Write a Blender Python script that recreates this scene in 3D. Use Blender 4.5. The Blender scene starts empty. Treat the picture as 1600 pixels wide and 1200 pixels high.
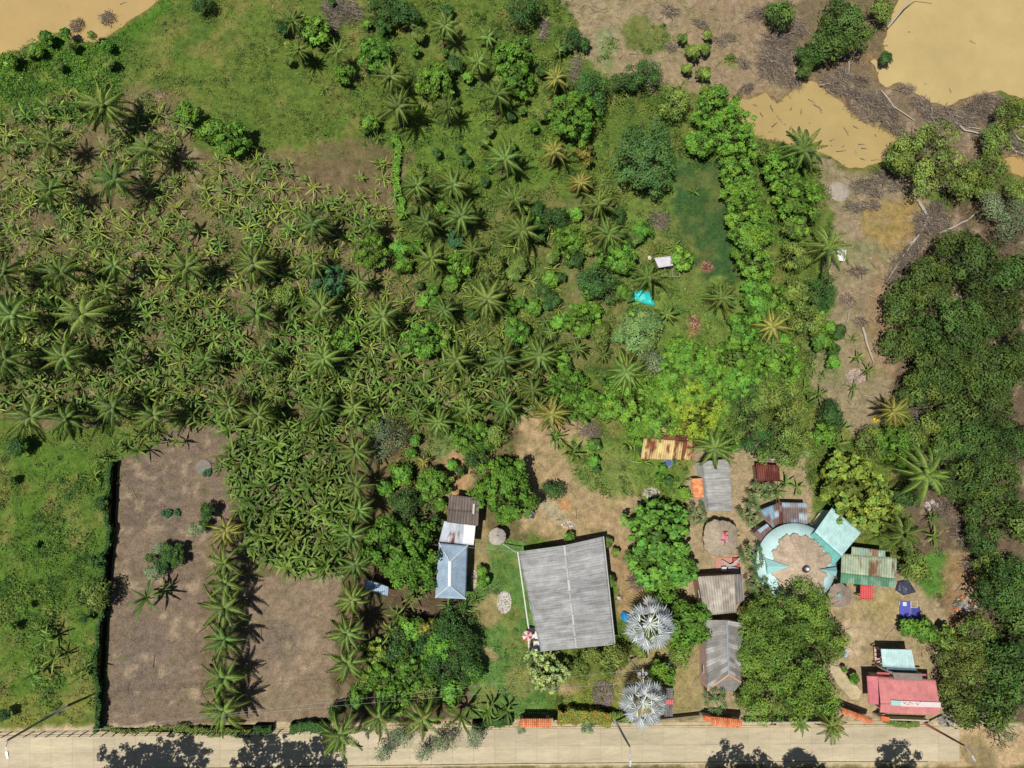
import bpy, math, random
import numpy as np
from mathutils import Vector, Matrix
PI = math.pi
rnd = random.Random(7)
C = bpy.context.scene.collection
sc = bpy.context.scene

# ------------------------------------------------------------------ camera
H = 90.0                       # flying height, metres
FP = 1067.0                    # focal length in photo pixels (1600 wide)
NAD = (738.0, 738.0)           # where straight-down falls in the photo
ASP = (1075.0, 590.0)          # anti-solar point in the photo
def camray(px, py): return Vector(((px-800)/FP, (600-py)/FP, -1.0))
ROT = camray(*NAD).normalized().rotation_difference(Vector((0, 0, -1))).to_matrix()
cam = bpy.data.cameras.new('camera'); cam.sensor_width = 36; cam.lens = FP/1600*36
cam.clip_end = 5000
co = bpy.data.objects.new('camera', cam); C.objects.link(co)
co.matrix_world = Matrix.Translation((0, 0, H)) @ ROT.to_4x4()
sc.camera = co
# ------------------------------------------------------------------ sky, sun, exposure
sd = (ROT @ camray(*ASP)).normalized()
w = bpy.data.worlds.new('World'); sc.world = w; w.use_nodes = True
nt = w.node_tree; bg = nt.nodes['Background']; bg.inputs[1].default_value = 0.05
sky = nt.nodes.new('ShaderNodeTexSky'); sky.sky_type = 'NISHITA'; sky.sun_disc = False
sky.sun_elevation = math.asin(-sd.z); sky.sun_rotation = math.atan2(-sd.x, -sd.y)
nt.links.new(sky.outputs[0], bg.inputs[0])
sl = bpy.data.lights.new('sun', 'SUN'); sl.energy = 4.9; sl.angle = math.radians(0.5); sl.color = (1, .96, .89)
so = bpy.data.objects.new('sun', sl); C.objects.link(so); so.rotation_euler = sd.to_track_quat('-Z', 'Y').to_euler()
sc.view_settings.view_transform = 'Standard'; sc.view_settings.look = 'None'
sc.view_settings.exposure = 0.08; sc.view_settings.gamma = 1
SUNT = Vector((sd.x/-sd.z, sd.y/-sd.z))     # shadow run per metre of height

# ------------------------------------------------------------------ helpers
def G(px, py, h=0.0):
    r = ROT @ camray(px, py); t = (H-h)/-r.z
    return Vector((r.x*t, r.y*t, h))
def sca(px, py, h=0.0): return (G(px+1, py, h)-G(px, py, h)).length
RT = np.array(ROT.transposed())
def toPix(X, Y, Z=0.0):
    X = np.asarray(X, float); Y = np.asarray(Y, float); Z = np.zeros_like(X)+Z-H
    c = RT @ np.stack([X.ravel(), Y.ravel(), Z.ravel()])
    return (800-c[0]/c[2]*FP).reshape(X.shape), (600+c[1]/c[2]*FP).reshape(X.shape)
def lin(c):
    return tuple((v/255/12.92 if v <= 10 else ((v/255+.055)/1.055)**2.4) for v in c)
def alb(c, k=1.55): return tuple(min(v/k, .82) for v in lin(c))
def newmesh(name, V, F, col=None, smooth=False):
    """V (n,3), F (m,4) numpy quads"""
    V = np.asarray(V, np.float32); F = np.asarray(F, np.int32)
    me = bpy.data.meshes.new(name); k = F.shape[1]
    me.vertices.add(len(V)); me.vertices.foreach_set('co', V.ravel())
    me.loops.add(F.size); me.loops.foreach_set('vertex_index', F.ravel())
    me.polygons.add(len(F)); me.polygons.foreach_set('loop_start', np.arange(0, F.size, k, dtype=np.int32))
    try: me.polygons.foreach_set('loop_total', np.full(len(F), k, np.int32))
    except Exception: pass
    if smooth: me.polygons.foreach_set('use_smooth', np.ones(len(F), bool))
    me.update(calc_edges=True)
    if col is not None:
        col = np.asarray(col, np.float32)
        if col.shape[1] == 3: col = np.hstack([col, np.ones((len(col), 1), np.float32)])
        a = me.color_attributes.new('Col', 'FLOAT_COLOR', 'POINT'); a.data.foreach_set('color', col.ravel())
    return me
class MB:
    def __init__(s): s.v = []; s.f = []; s.c = []; s.t = (1, 1, 1)
    def add(s, vs, fs, c=None):
        o = len(s.v); s.v += [tuple(v) for v in vs]; s.f += [tuple(i+o for i in f) for f in fs]
        s.c += [c or s.t]*len(vs)
    def box(s, x0, y0, z0, x1, y1, z1, c=None, M=None):
        v = [Vector((x, y, z)) for z in (z0, z1) for x, y in ((x0, y0), (x1, y0), (x1, y1), (x0, y1))]
        if M: v = [M @ p for p in v]
        s.add(v, [(3, 2, 1, 0), (4, 5, 6, 7), (0, 1, 5, 4), (1, 2, 6, 5), (2, 3, 7, 6), (3, 0, 4, 7)], c)
    def tube(s, pts, r0, r1=None, n=6, c=None, cap=True):
        r1 = r0 if r1 is None else r1; pts = [Vector(p) for p in pts]; m = len(pts); vs = []
        for i, p in enumerate(pts):
            d = (pts[min(i+1, m-1)]-pts[max(i-1, 0)]).normalized()
            a = d.cross(Vector((0, 0, 1)) if abs(d.z) < .9 else Vector((1, 0, 0))).normalized(); b = d.cross(a)
            r = r0+(r1-r0)*i/(m-1)
            vs += [p+(a*math.cos(t)+b*math.sin(t))*r for t in [2*PI*k/n for k in range(n)]]
        fs = [(i*n+k, i*n+(k+1) % n, (i+1)*n+(k+1) % n, (i+1)*n+k) for i in range(m-1) for k in range(n)]
        if cap: fs += [tuple(range(n)), tuple(reversed(range((m-1)*n, m*n)))]
        s.add(vs, fs, c)
    def prism(s, poly, z0, z1, c=None):
        n = len(poly); zz = z1 if isinstance(z1, (list, tuple)) else [z1]*n
        a = sum(poly[i][0]*poly[(i+1) % n][1]-poly[(i+1) % n][0]*poly[i][1] for i in range(n))
        if a < 0: poly = list(reversed(poly)); zz = list(reversed(zz))
        s.add([(p[0], p[1], z0) for p in poly]+[(p[0], p[1], z) for p, z in zip(poly, zz)],
              [tuple(range(n, 2*n)), tuple(reversed(range(n)))]+[(i, (i+1) % n, n+(i+1) % n, n+i) for i in range(n)], c)
    def ball(s, c0, r, c=None, nz=5, n=8, sz=1):
        vs = []; 
        for i in range(1, nz):
            t = PI*i/nz
            vs += [(c0[0]+r*math.sin(t)*math.cos(2*PI*k/n), c0[1]+r*math.sin(t)*math.sin(2*PI*k/n), c0[2]+r*sz*math.cos(t)) for k in range(n)]
        fs = [(i*n+k, (i+1)*n+k, (i+1)*n+(k+1) % n, i*n+(k+1) % n) for i in range(nz-2) for k in range(n)]
        fs += [tuple(range(n)), tuple(reversed(range((nz-2)*n, (nz-1)*n)))]
        s.add(vs, fs, c)
    def mesh(s, name, smooth=False):
        me = bpy.data.meshes.new(name); me.from_pydata(s.v, [], s.f)
        a = me.color_attributes.new('Col', 'FLOAT_COLOR', 'POINT')
        a.data.foreach_set('color', np.array([tuple(c)+(1,) for c in s.c], np.float32).ravel())
        if smooth: me.polygons.foreach_set('use_smooth', [True]*len(me.polygons))
        me.update(); return me
    def build(s, name, m, parent=None, smooth=False, loc=None):
        return obj(name, s.mesh(name, smooth), m, parent, loc)
def obj(name, me, m=None, parent=None, loc=None):
    o = bpy.data.objects.new(name, me); C.objects.link(o)
    if m is not None and len(me.materials) == 0: me.materials.append(m)
    elif m is not None and me.materials[0] is not m:
        o.material_slots[0].link = 'OBJECT'; o.material_slots[0].material = m
    if parent: o.parent = parent
    if loc is not None: o.location = loc
    return o
def tag(o, label=None, cat=None, group=None, kind=None):
    if label: o['label'] = label
    if cat: o['category'] = cat
    if group: o['group'] = group
    if kind: o['kind'] = kind
    return o
def thing(name, label, cat, loc=(0, 0, 0), group=None, rz=0):
    o = bpy.data.objects.new(name, None); C.objects.link(o); o.location = loc; o.rotation_euler = (0, 0, rz)
    o.empty_display_size = .3
    return tag(o, label, cat, group)

# ---- materials
def mat(name, rgb=(1, 1, 1), rough=.7, spec=.3, attr=True, noise=None, bump=None, jit=0, metal=0, stretch=(1, 1, 1), coord='Object'):
    """attr: multiply by 'Col'; noise: list of (scale, lo, hi); jit: per-object variation"""
    m = bpy.data.materials.new(name); m.use_nodes = True; t = m.node_tree; N = t.nodes; L = t.links
    p = N['Principled BSDF']; p.inputs['Roughness'].default_value = rough
    p.inputs['Specular IOR Level'].default_value = spec; p.inputs['Metallic'].default_value = metal
    r = N.new('ShaderNodeRGB'); r.outputs[0].default_value = (*rgb, 1); cur = r.outputs[0]
    def mul(a, b):
        x = N.new('ShaderNodeMix'); x.data_type = 'RGBA'; x.blend_type = 'MULTIPLY'; x.inputs[0].default_value = 1
        L.new(a, x.inputs[6]); L.new(b, x.inputs[7]); return x.outputs[2]
    if attr:
        a = N.new('ShaderNodeAttribute'); a.attribute_name = 'Col'; cur = mul(cur, a.outputs[0])
    tc = N.new('ShaderNodeTexCoord'); mp = N.new('ShaderNodeMapping'); L.new(tc.outputs[coord], mp.inputs[0])
    mp.inputs['Scale'].default_value = stretch
    for s_, lo, hi in (noise or []):
        n = N.new('ShaderNodeTexNoise'); n.inputs['Scale'].default_value = s_; n.inputs['Detail'].default_value = 5
        n.inputs['Roughness'].default_value = .65
        L.new(mp.outputs[0], n.inputs['Vector'])
        q = N.new('ShaderNodeMapRange'); q.inputs[1].default_value = .3; q.inputs[2].default_value = .7
        q.inputs[3].default_value = lo; q.inputs[4].default_value = hi
        L.new(n.outputs[0], q.inputs[0]); cur = mul(cur, q.outputs[0])
    if jit:
        oi = N.new('ShaderNodeObjectInfo'); hs = N.new('ShaderNodeHueSaturation')
        q = N.new('ShaderNodeMapRange'); q.inputs[3].default_value = 1-jit; q.inputs[4].default_value = 1+jit
        L.new(oi.outputs['Random'], q.inputs[0]); L.new(q.outputs[0], hs.inputs['Value'])
        wn = N.new('ShaderNodeTexWhiteNoise'); wn.noise_dimensions = '1D'; L.new(oi.outputs['Random'], wn.inputs['W'])
        q2 = N.new('ShaderNodeMapRange'); q2.inputs[3].default_value = .5-jit*.06; q2.inputs[4].default_value = .5+jit*.06
        L.new(wn.outputs[0], q2.inputs[0]); L.new(q2.outputs[0], hs.inputs['Hue'])
        L.new(cur, hs.inputs['Color']); cur = hs.outputs[0]
    L.new(cur, p.inputs['Base Color'])
    if bump:
        n = N.new('ShaderNodeTexNoise'); n.inputs['Scale'].default_value = bump[0]; n.inputs['Detail'].default_value = 6
        L.new(mp.outputs[0], n.inputs['Vector'])
        b = N.new('ShaderNodeBump'); b.inputs['Strength'].default_value = bump[1]; b.inputs['Distance'].default_value = bump[2]
        L.new(n.outputs[0], b.inputs['Height']); L.new(b.outputs[0], p.inputs['Normal'])
    return m
def fol(name, rgb, jit=.2, k=1.12, rough=.6):
    k *= .92
    g = sum(rgb)/3; return mat(name, alb(tuple(v*.84+g*.16 for v in rgb), k), rough, .2, jit=jit)
M = dict(
  clump=fol('leaf_round', (92, 140, 36)), dark=fol('leaf_dark', (64, 102, 40)), bright=fol('leaf_bright', (100, 148, 38), .15),
  mangrove=fol('leaf_mangrove', (76, 104, 36), .28), olive=fol('leaf_olive', (112, 136, 50)), yellow=fol('leaf_yellow', (122, 146, 44), .1),
  matte=fol('leaf_matte', (118, 152, 74), .1), grey=fol('leaf_grey', (118, 138, 92), .12), bluish=fol('leaf_bluish', (62, 112, 62), .1),
  orange=fol('leaf_orange', (132, 128, 44), .12), varieg=fol('leaf_variegated', (160, 182, 96), .05), big=fol('leaf_big', (80, 126, 30), .08),
  palm=fol('palm_frond', (92, 120, 46), .24, 1.32, .5), palmy=fol('palm_frond_yellow', (134, 136, 56), .1, 1.4, .5),
  silver=fol('palm_silver', (206, 214, 216), .04, 1.25), fan=fol('palm_fan', (108, 140, 74), .1, 1.2),
  ban=fol('banana_leaf', (94, 123, 40), .32, 1.38, .5), bany=fol('banana_leaf_young', (112, 136, 44), .32, 1.4, .5),
  bark=mat('bark', alb((120, 104, 84)), .9, .1, noise=[(6, .6, 1.2)], bump=(12, .5, .03)),
  palmbark=mat('palm_bark', alb((142, 130, 112)), .9, .1, noise=[(3, .7, 1.2)], stretch=(1, 1, 8), bump=(4, .6, .03)),
  dead=mat('dead_wood', alb((168, 155, 140)), .85, .1, jit=.12, noise=[(8, .6, 1.2)]),
  drift=mat('driftwood', alb((205, 195, 180)), .8, .15, noise=[(8, .7, 1.15)]),
  roof=mat('roof_sheet', (1, 1, 1), .65, .2, noise=[(9, .76, 1.18), (1.3, .84, 1.14), (.5, .93, 1.07)]),
  paint=mat('painted', (1, 1, 1), .6, .3, noise=[(5, .88, 1.08)], bump=(9, .2, .01)),
  wall=mat('wall_plaster', (1, 1, 1), .85, .1, noise=[(1.5, .75, 1.1), (9, .88, 1.08)], bump=(14, .2, .01)),
  thatch=mat('thatch', (1, 1, 1), .95, .05, noise=[(25, .6, 1.25), (3, .75, 1.15)], bump=(30, .8, .05)),
  glass=mat('window_glass', (.03, .04, .05), .1, .5, attr=False), dark2=mat('dark_plastic', (.03, .03, .035), .45, .4, attr=False),
  cloth=mat('cloth', (1, 1, 1), .5, .4, noise=[(4, .8, 1.15)], bump=(3, .5, .06)),
  concrete=mat('concrete', alb((206, 191, 158), 1.42), .9, .1, noise=[(.35, .78, 1.1), (1.4, .86, 1.08), (3, .9, 1.06), (25, .9, 1.08)], bump=(30, .2, .01), coord='Object'),
  road=mat('road_concrete', alb((208, 194, 165), 1.38), .9, .1, noise=[(.5, .8, 1.08), (2.2, .88, 1.08), (9, .9, 1.08)], bump=(20, .2, .01), stretch=(.22, 1, 1)),
  cable=mat('cable', (.35, .35, .35), .6, .2, attr=False), metal=mat('galvanised', (.5, .51, .53), .4, .5, attr=False, metal=.3),
)

# ---- numpy noise
_ng = {}
def vnoise(x, y, scale, seed):
    if seed not in _ng: _ng[seed] = np.random.RandomState(seed).rand(256, 256)
    g = _ng[seed]; x = np.asarray(x)/scale; y = np.asarray(y)/scale
    xi = np.floor(x).astype(int); yi = np.floor(y).astype(int); fx = x-xi; fy = y-yi
    fx = fx*fx*(3-2*fx); fy = fy*fy*(3-2*fy)
    a = g[xi % 256, yi % 256]; b = g[(xi+1) % 256, yi % 256]; c = g[xi % 256, (yi+1) % 256]; d = g[(xi+1) % 256, (yi+1) % 256]
    return (a*(1-fx)+b*fx)*(1-fy)+(c*(1-fx)+d*fx)*fy
def fbm(x, y, scale, seed, o=4):
    r = 0; a = .5; t = 0
    for i in range(o): r = r+a*vnoise(x, y, scale/2**i, seed+i*17); t += a; a *= .55
    return r/t
def psd(P, x, y):
    """signed distance to polygon, + inside (pixels)"""
    n = len(P); d = np.full(x.shape, 1e9); ins = np.zeros(x.shape, bool)
    for i in range(n):
        ax, ay = P[i]; bx, by = P[(i+1) % n]; ex, ey = bx-ax, by-ay
        t = np.clip(((x-ax)*ex+(y-ay)*ey)/(ex*ex+ey*ey+1e-9), 0, 1)
        d = np.minimum(d, (x-ax-t*ex)**2+(y-ay-t*ey)**2)
        c = ((ay > y) != (by > y)) & (x < (bx-ax)*(y-ay)/((by-ay) or 1e-9)+ax); ins ^= c
    d = np.sqrt(d); return np.where(ins, d, -d)
def esd(e, x, y):
    cx, cy, rx, ry = e[:4]; a = math.radians(e[4]) if len(e) > 4 else 0
    dx = (x-cx)*math.cos(a)+(y-cy)*math.sin(a); dy = -(x-cx)*math.sin(a)+(y-cy)*math.cos(a)
    return (1-np.sqrt((dx/rx)**2+(dy/ry)**2))*min(rx, ry)
def inpoly(P, x, y):
    r = False; n = len(P)
    for i in range(n):
        ax, ay = P[i]; bx, by = P[(i+1) % n]
        if (ay > y) != (by > y) and x < (bx-ax)*(y-ay)/(by-ay)+ax: r = not r
    return r

# ------------------------------------------------------------------ ground
WATER = [
 [(-600, -600), (262, -600), (250, -5), (222, 18), (196, 34), (182, 50), (166, 60), (150, 66), (130, 64), (112, 60), (90, 52), (60, 62), (35, 75), (0, 81), (-600, 96)],
 [(1412, -600), (1402, -10), (1388, 40), (1382, 62), (1386, 84), (1372, 92), (1352, 84), (1366, 102), (1374, 126), (1385, 136), (1408, 128), (1430, 143), (1458, 160), (1480, 166), (1510, 156), (1545, 145), (1566, 140), (1600, 152), (2200, 150), (2200, -600)],
 [(1138, 150), (1170, 152), (1200, 140), (1215, 160), (1236, 140), (1250, 125), (1272, 125), (1300, 146), (1330, 168), (1380, 192), (1420, 216), (1412, 235), (1385, 252), (1350, 264), (1320, 258), (1290, 240), (1265, 236), (1215, 222), (1165, 200), (1145, 172)],
 [(1554, 250), (1600, 232), (2200, 226), (2200, 292), (1640, 290), (1600, 280), (1566, 268)],
]
G1 = (100, 121, 52)
REG = [  # polygon or ellipse, feather px, colour, grassiness, litter, opacity
 ([(-200, 60), (120, 30), (260, -20), (300, -20), (180, 80), (110, 140), (-200, 180)], 12, (84, 126, 42), 1, 0, 1),
 ([(620, 130), (860, 150), (870, 300), (640, 300)], 20, (104, 130, 52), 1, 0, 1),
 ([(-200, 185), (60, 170), (110, 140), (275, 140), (300, 235), (400, 245), (480, 235), (610, 280), (620, 420), (700, 450), (870, 560), (860, 690), (720, 700), (330, 672), (100, 660), (-200, 650)], 14, (122, 106, 76), .4, .7, .95),
 ((540, 268, 95, 50), 16, (118, 102, 74), .25, .3, .9),
 ([(330, 650), (620, 640), (640, 800), (600, 930), (380, 900), (350, 780)], 14, (108, 94, 70), .3, .5, .9),
 ([(860, -160), (1240, -160), (1270, 120), (1170, 200), (1100, 140), (960, 120), (900, 90)], 18, (166, 147, 114), .1, 1, .95),
 ([(1030, -160), (1240, -160), (1260, 120), (1150, 180), (1060, 60)], 25, (156, 134, 106), .1, 1, .8),
 ((1008, 52, 36, 32), 10, (104, 122, 54), .9, .1, .85),
 ((945, 90, 22, 45, -15), 14, (140, 156, 108), .7, .2, .8),
 ((1140, 95, 18, 14), 8, (140, 140, 80), .8, .2, .7),
 ([(1240, 120), (1300, 90), (1360, 80), (1420, 130), (1560, 150), (1600, 240), (1480, 300), (1430, 290), (1380, 240), (1300, 200)], 14, (132, 114, 92), .05, 1, 1),
 ([(1270, 235), (1330, 262), (1400, 260), (1480, 330), (1440, 420), (1400, 620), (1340, 690), (1260, 600), (1290, 480), (1300, 300)], 16, (158, 141, 112), .15, .8, .95),
 ([(1240, -160), (1420, -160), (1400, 130), (1240, 130)], 14, (124, 106, 82), .1, 1, .9),
 ([(1470, 295), (1540, 300), (1600, 285), (1760, 290), (1760, 420), (1580, 410), (1500, 345)], 12, (112, 94, 66), .05, .8, 1), ((1600, 392, 26, 22), 8, (190, 160, 104), 0, 0, 1), ((1520, 325, 30, 14), 8, (78, 66, 50), 0, .4, .9),
 ((1400, 350, 48, 34, -10), 14, (168, 142, 84), .1, .4, .9),
 ((1350, 400, 38, 24), 14, (140, 142, 98), .7, .3, .7),
 ((1300, 580, 30, 20), 12, (128, 134, 84), .7, .2, .7),
 ((1395, 505, 40, 100), 18, (160, 132, 98), .1, .8, .8),
 ([(1420, 380), (1500, 330), (1760, 400), (1760, 1150), (1600, 1130), (1500, 1040), (1440, 980), (1420, 820), (1440, 700), (1400, 600)], 16, (104, 88, 70), .1, 1, 1),
 ([(960, 240), (1110, 190), (1160, 300), (1180, 520), (1120, 560), (900, 560), (880, 400)], 22, (112, 136, 62), .9, .1, .9),
 ([(1045, 262), (1095, 240), (1142, 300), (1160, 400), (1150, 440), (1100, 446), (1062, 380), (1040, 320)], 18, (60, 94, 52), .55, 0, .95),
 ([(860, 300), (960, 300), (1000, 560), (860, 600), (830, 420)], 20, (122, 118, 72), .5, .3, .7),
 ([(640, 320), (840, 300), (900, 560), (700, 560)], 24, (100, 112, 58), .6, .3, .6),
 ((1105, 417, 10, 8), 4, (150, 96, 72), .0, 1, .9), ((1085, 512, 11, 18), 5, (166, 112, 80), 0, 1, .9),
 ([(-200, 676), (60, 690), (182, 718), (176, 840), (158, 1142), (-200, 1148)], 6, (90, 122, 46), 1, 0, 1),
 ([(-200, 1075), (100, 1080), (158, 1090), (156, 1143), (-200, 1148)], 10, (128, 136, 62), .8, .2, .8),
 ([(186, 722), (240, 700), (262, 668), (366, 664), (372, 745), (345, 850), (322, 1000), (320, 1142), (158, 1142), (174, 860)], 5, (131, 113, 95), 0, 1, 1),
 ((235, 790, 48, 60), 26, (118, 103, 92), .1, 1, .75), ((230, 1040, 50, 60), 26, (124, 110, 98), .1, 1, .75),
 ([(318, 850), (400, 830), (395, 1140), (318, 1140)], 8, (126, 108, 84), .2, .8, .9),
 ([(385, 905), (535, 890), (545, 1060), (520, 1090), (512, 1138), (382, 1142)], 7, (145, 126, 103), 0, 1, 1),
 ((430, 1010, 40, 45), 22, (126, 111, 98), .1, 1, .8),
 ([(540, 900), (740, 900), (760, 1130), (520, 1138)], 14, (92, 76, 58), .2, .6, 1),
 ([(580, 640), (840, 640), (820, 860), (600, 930)], 16, (120, 104, 72), .4, .4, .9),
 ((700, 690, 34, 40, 20), 12, (112, 140, 76), .9, 0, .8),
 ((716, 745, 20, 36), 9, (186, 152, 108), 0, .3, .95),
 ([(735, 800), (760, 840), (830, 850), (850, 1000), (860, 1115), (730, 1118), (742, 1000), (722, 930)], 8, (98, 136, 68), 1, 0, 1),
 ((762, 950, 26, 22), 10, (174, 152, 108), .2, .2, .85), ((745, 850, 20, 60), 10, (170, 146, 106), .2, .3, .8),
 ((770, 1024, 14, 7, 30), 5, (180, 156, 112), 0, .2, .9), ((810, 1060, 26, 24), 12, (150, 144, 84), .5, .2, .7),
 ([(800, 640), (900, 650), (1000, 740), (985, 860), (960, 900), (850, 850), (815, 830), (806, 700)], 14, (182, 156, 118), .1, .4, .95),
 ([(880, 690), (1080, 690), (1080, 790), (960, 780), (900, 740)], 18, (112, 142, 60), .9, .1, .85),
 ((881, 790, 13, 9, -40), 4, (206, 158, 106), 0, 0, 1), ((865, 800, 16, 12), 8, (190, 180, 150), .1, .5, .8),
 ([(1080, 690), (1260, 690), (1280, 1000), (1180, 1140), (1080, 1140), (1060, 900)], 12, (178, 158, 124), .1, .4, 1),
 ([(955, 840), (1010, 850), (1020, 960), (965, 960)], 8, (172, 142, 104), .1, .6, .9),
 ([(950, 1015), (1100, 1000), (1100, 1130), (960, 1130)], 12, (164, 146, 100), .3, .6, .9),
 ((955, 1090, 50, 30), 14, (134, 138, 62), .7, .2, .7), ((888, 1078, 26, 14), 9, (188, 160, 120), .1, .4, .9),
 ((903, 1098, 26, 14), 10, (122, 146, 56), .8, .1, .8),
 ([(1290, 890), (1420, 880), (1490, 960), (1500, 1060), (1560, 1140), (1300, 1140), (1270, 1040)], 12, (178, 158, 122), .15, .5, 1),
 ((1330, 996, 24, 28), 8, (202, 180, 144), 0, .1, 1), ((1465, 897, 30, 34), 8, (92, 138, 58), 1, 0, 1),
 ((1478, 1040, 24, 30), 10, (190, 164, 126), 0, .6, .9), ((1370, 950, 36, 26), 14, (176, 158, 100), .4, .3, .6),
 ([(1480, 860), (1530, 850), (1520, 980), (1480, 980)], 12, (160, 130, 92), 0, .8, .9),
 ([(-300, 1140), (800, 1126), (1450, 1128), (1520, 1110), (1800, 1200), (1800, 1300), (-300, 1300)], 4, (206, 186, 148), 0, .2, 1),
 ([(1470, 1135), (1560, 1130), (1800, 1200), (1800, 1300), (1440, 1300)], 10, (198, 170, 128), 0, .2, .9),
 ((1530, 1180, 20, 36, -50), 6, (150, 134, 96), .1, .2, .8),
 ([(-300, 1200), (1800, 1196), (1800, 1800), (-300, 1800)], 5, (116, 110, 70), .5, .5, 1),
]
def waterd(x, y):
    d = np.full(x.shape, -1e9)
    for P in WATER: d = np.maximum(d, psd(P, x, y))
    return d+(fbm(x, y, 26, 5)-.5)*14
def paint(x, y):
    col = np.zeros(x.shape+(3,)); col[:] = alb(G1); g = np.ones(x.shape); l = np.zeros(x.shape)
    for i, (R, f, c, gr, li, op) in enumerate(REG):
        s = esd(R, x, y) if isinstance(R, tuple) else psd(R, x, y)
        s = s+(fbm(x, y, 34, 40+i)-.5)*f*3.2+(fbm(x, y, 9, 90+i)-.5)*f*1.2
        m = np.clip((s+f*.5)/f, 0, 1); m = m*m*(3-2*m)*op
        col = col*(1-m[..., None])+np.array(alb(c))*m[..., None]; g = g*(1-m)+gr*m; l = l*(1-m)+li*m
    # patchiness: bare earth showing between weeds, weeds creeping over earth
    n = fbm(x, y, 40, 301); n2 = fbm(x, y, 13, 311)
    a = np.clip((n-.53)*6, 0, 1)*.65*g; col = col*(1-a[..., None])+np.array(alb((140, 134, 76)))*a[..., None]
    a = np.clip((n2-.54)*7, 0, 1)*.6*g; col = col*(1-a[..., None])+np.array(alb((72, 106, 44)))*a[..., None]
    a = np.clip((n2-.6)*7, 0, 1)*.35*np.clip(1-g, 0, 1)*(y < 1120); col = col*(1-a[..., None])+np.array(alb((108, 120, 58)))*a[..., None]
    a = np.clip((fbm(x, y, 18, 333)-.62)*9, 0, 1)*.8*l*(y < 1120); col = col*(1-a[..., None])+np.array(alb((170, 150, 124)))*a[..., None]
    wd = waterd(x, y); a = np.clip((wd+9)/9, 0, 1)*.7; col = col*(1-a[..., None])+np.array(alb((150, 124, 80)))*a[..., None]
    g = g*(1-a)
    return col, g, l
def axis(a, b, st, far):
    core = np.arange(a, b+st, st); e = st*1.35**np.arange(1, 40); e = np.cumsum(e); e = e[e < far]
    return np.concatenate([a-e[::-1], core, core[-1]+e])
xs = axis(-78, 92, .34, 1500); ys = axis(-56, 84, .34, 1500)
X, Y = np.meshgrid(xs, ys, indexing='ij'); Xc = np.clip(X, -140, 160); Yc = np.clip(Y, -110, 150)
PX, PY = toPix(Xc, Yc)
gc, gg, gl = paint(PX, PY)
far = np.clip((np.maximum(np.maximum(-85-X, X-98), np.maximum(-62-Y, Y-92)))/12, 0, 1)*(waterd(PX, PY) < -6)
gc = gc*(1-far[..., None])+np.array(alb((96, 112, 54)))*(far*(.7+.6*fbm(X, Y, 25, 12)))[..., None]; gg = gg*(1-far)+far; gl = gl*(1-far)
wd = waterd(PX, PY); Z = -np.clip((wd+3)/14, 0, 1)*.7
flat = np.clip((1125-PY)/40, 0, 1); Z = Z+(fbm(X, Y, 3.0, 600)-.5)*.10*flat*(wd < 0)-.02
V = np.stack([X, Y, Z], -1).reshape(-1, 3); nx, ny = X.shape
idx = np.arange(nx*ny).reshape(nx, ny)
F = np.stack([idx[:-1, :-1], idx[1:, :-1], idx[1:, 1:], idx[:-1, 1:]], -1).reshape(-1, 4)
me = newmesh('ground', V, F, gc.reshape(-1, 3), True)
at = me.color_attributes.new('Mask', 'FLOAT_COLOR', 'POINT')
at.data.foreach_set('color', np.stack([gg, gl, gg*0, gg*0+1], -1).astype(np.float32).ravel())
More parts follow.
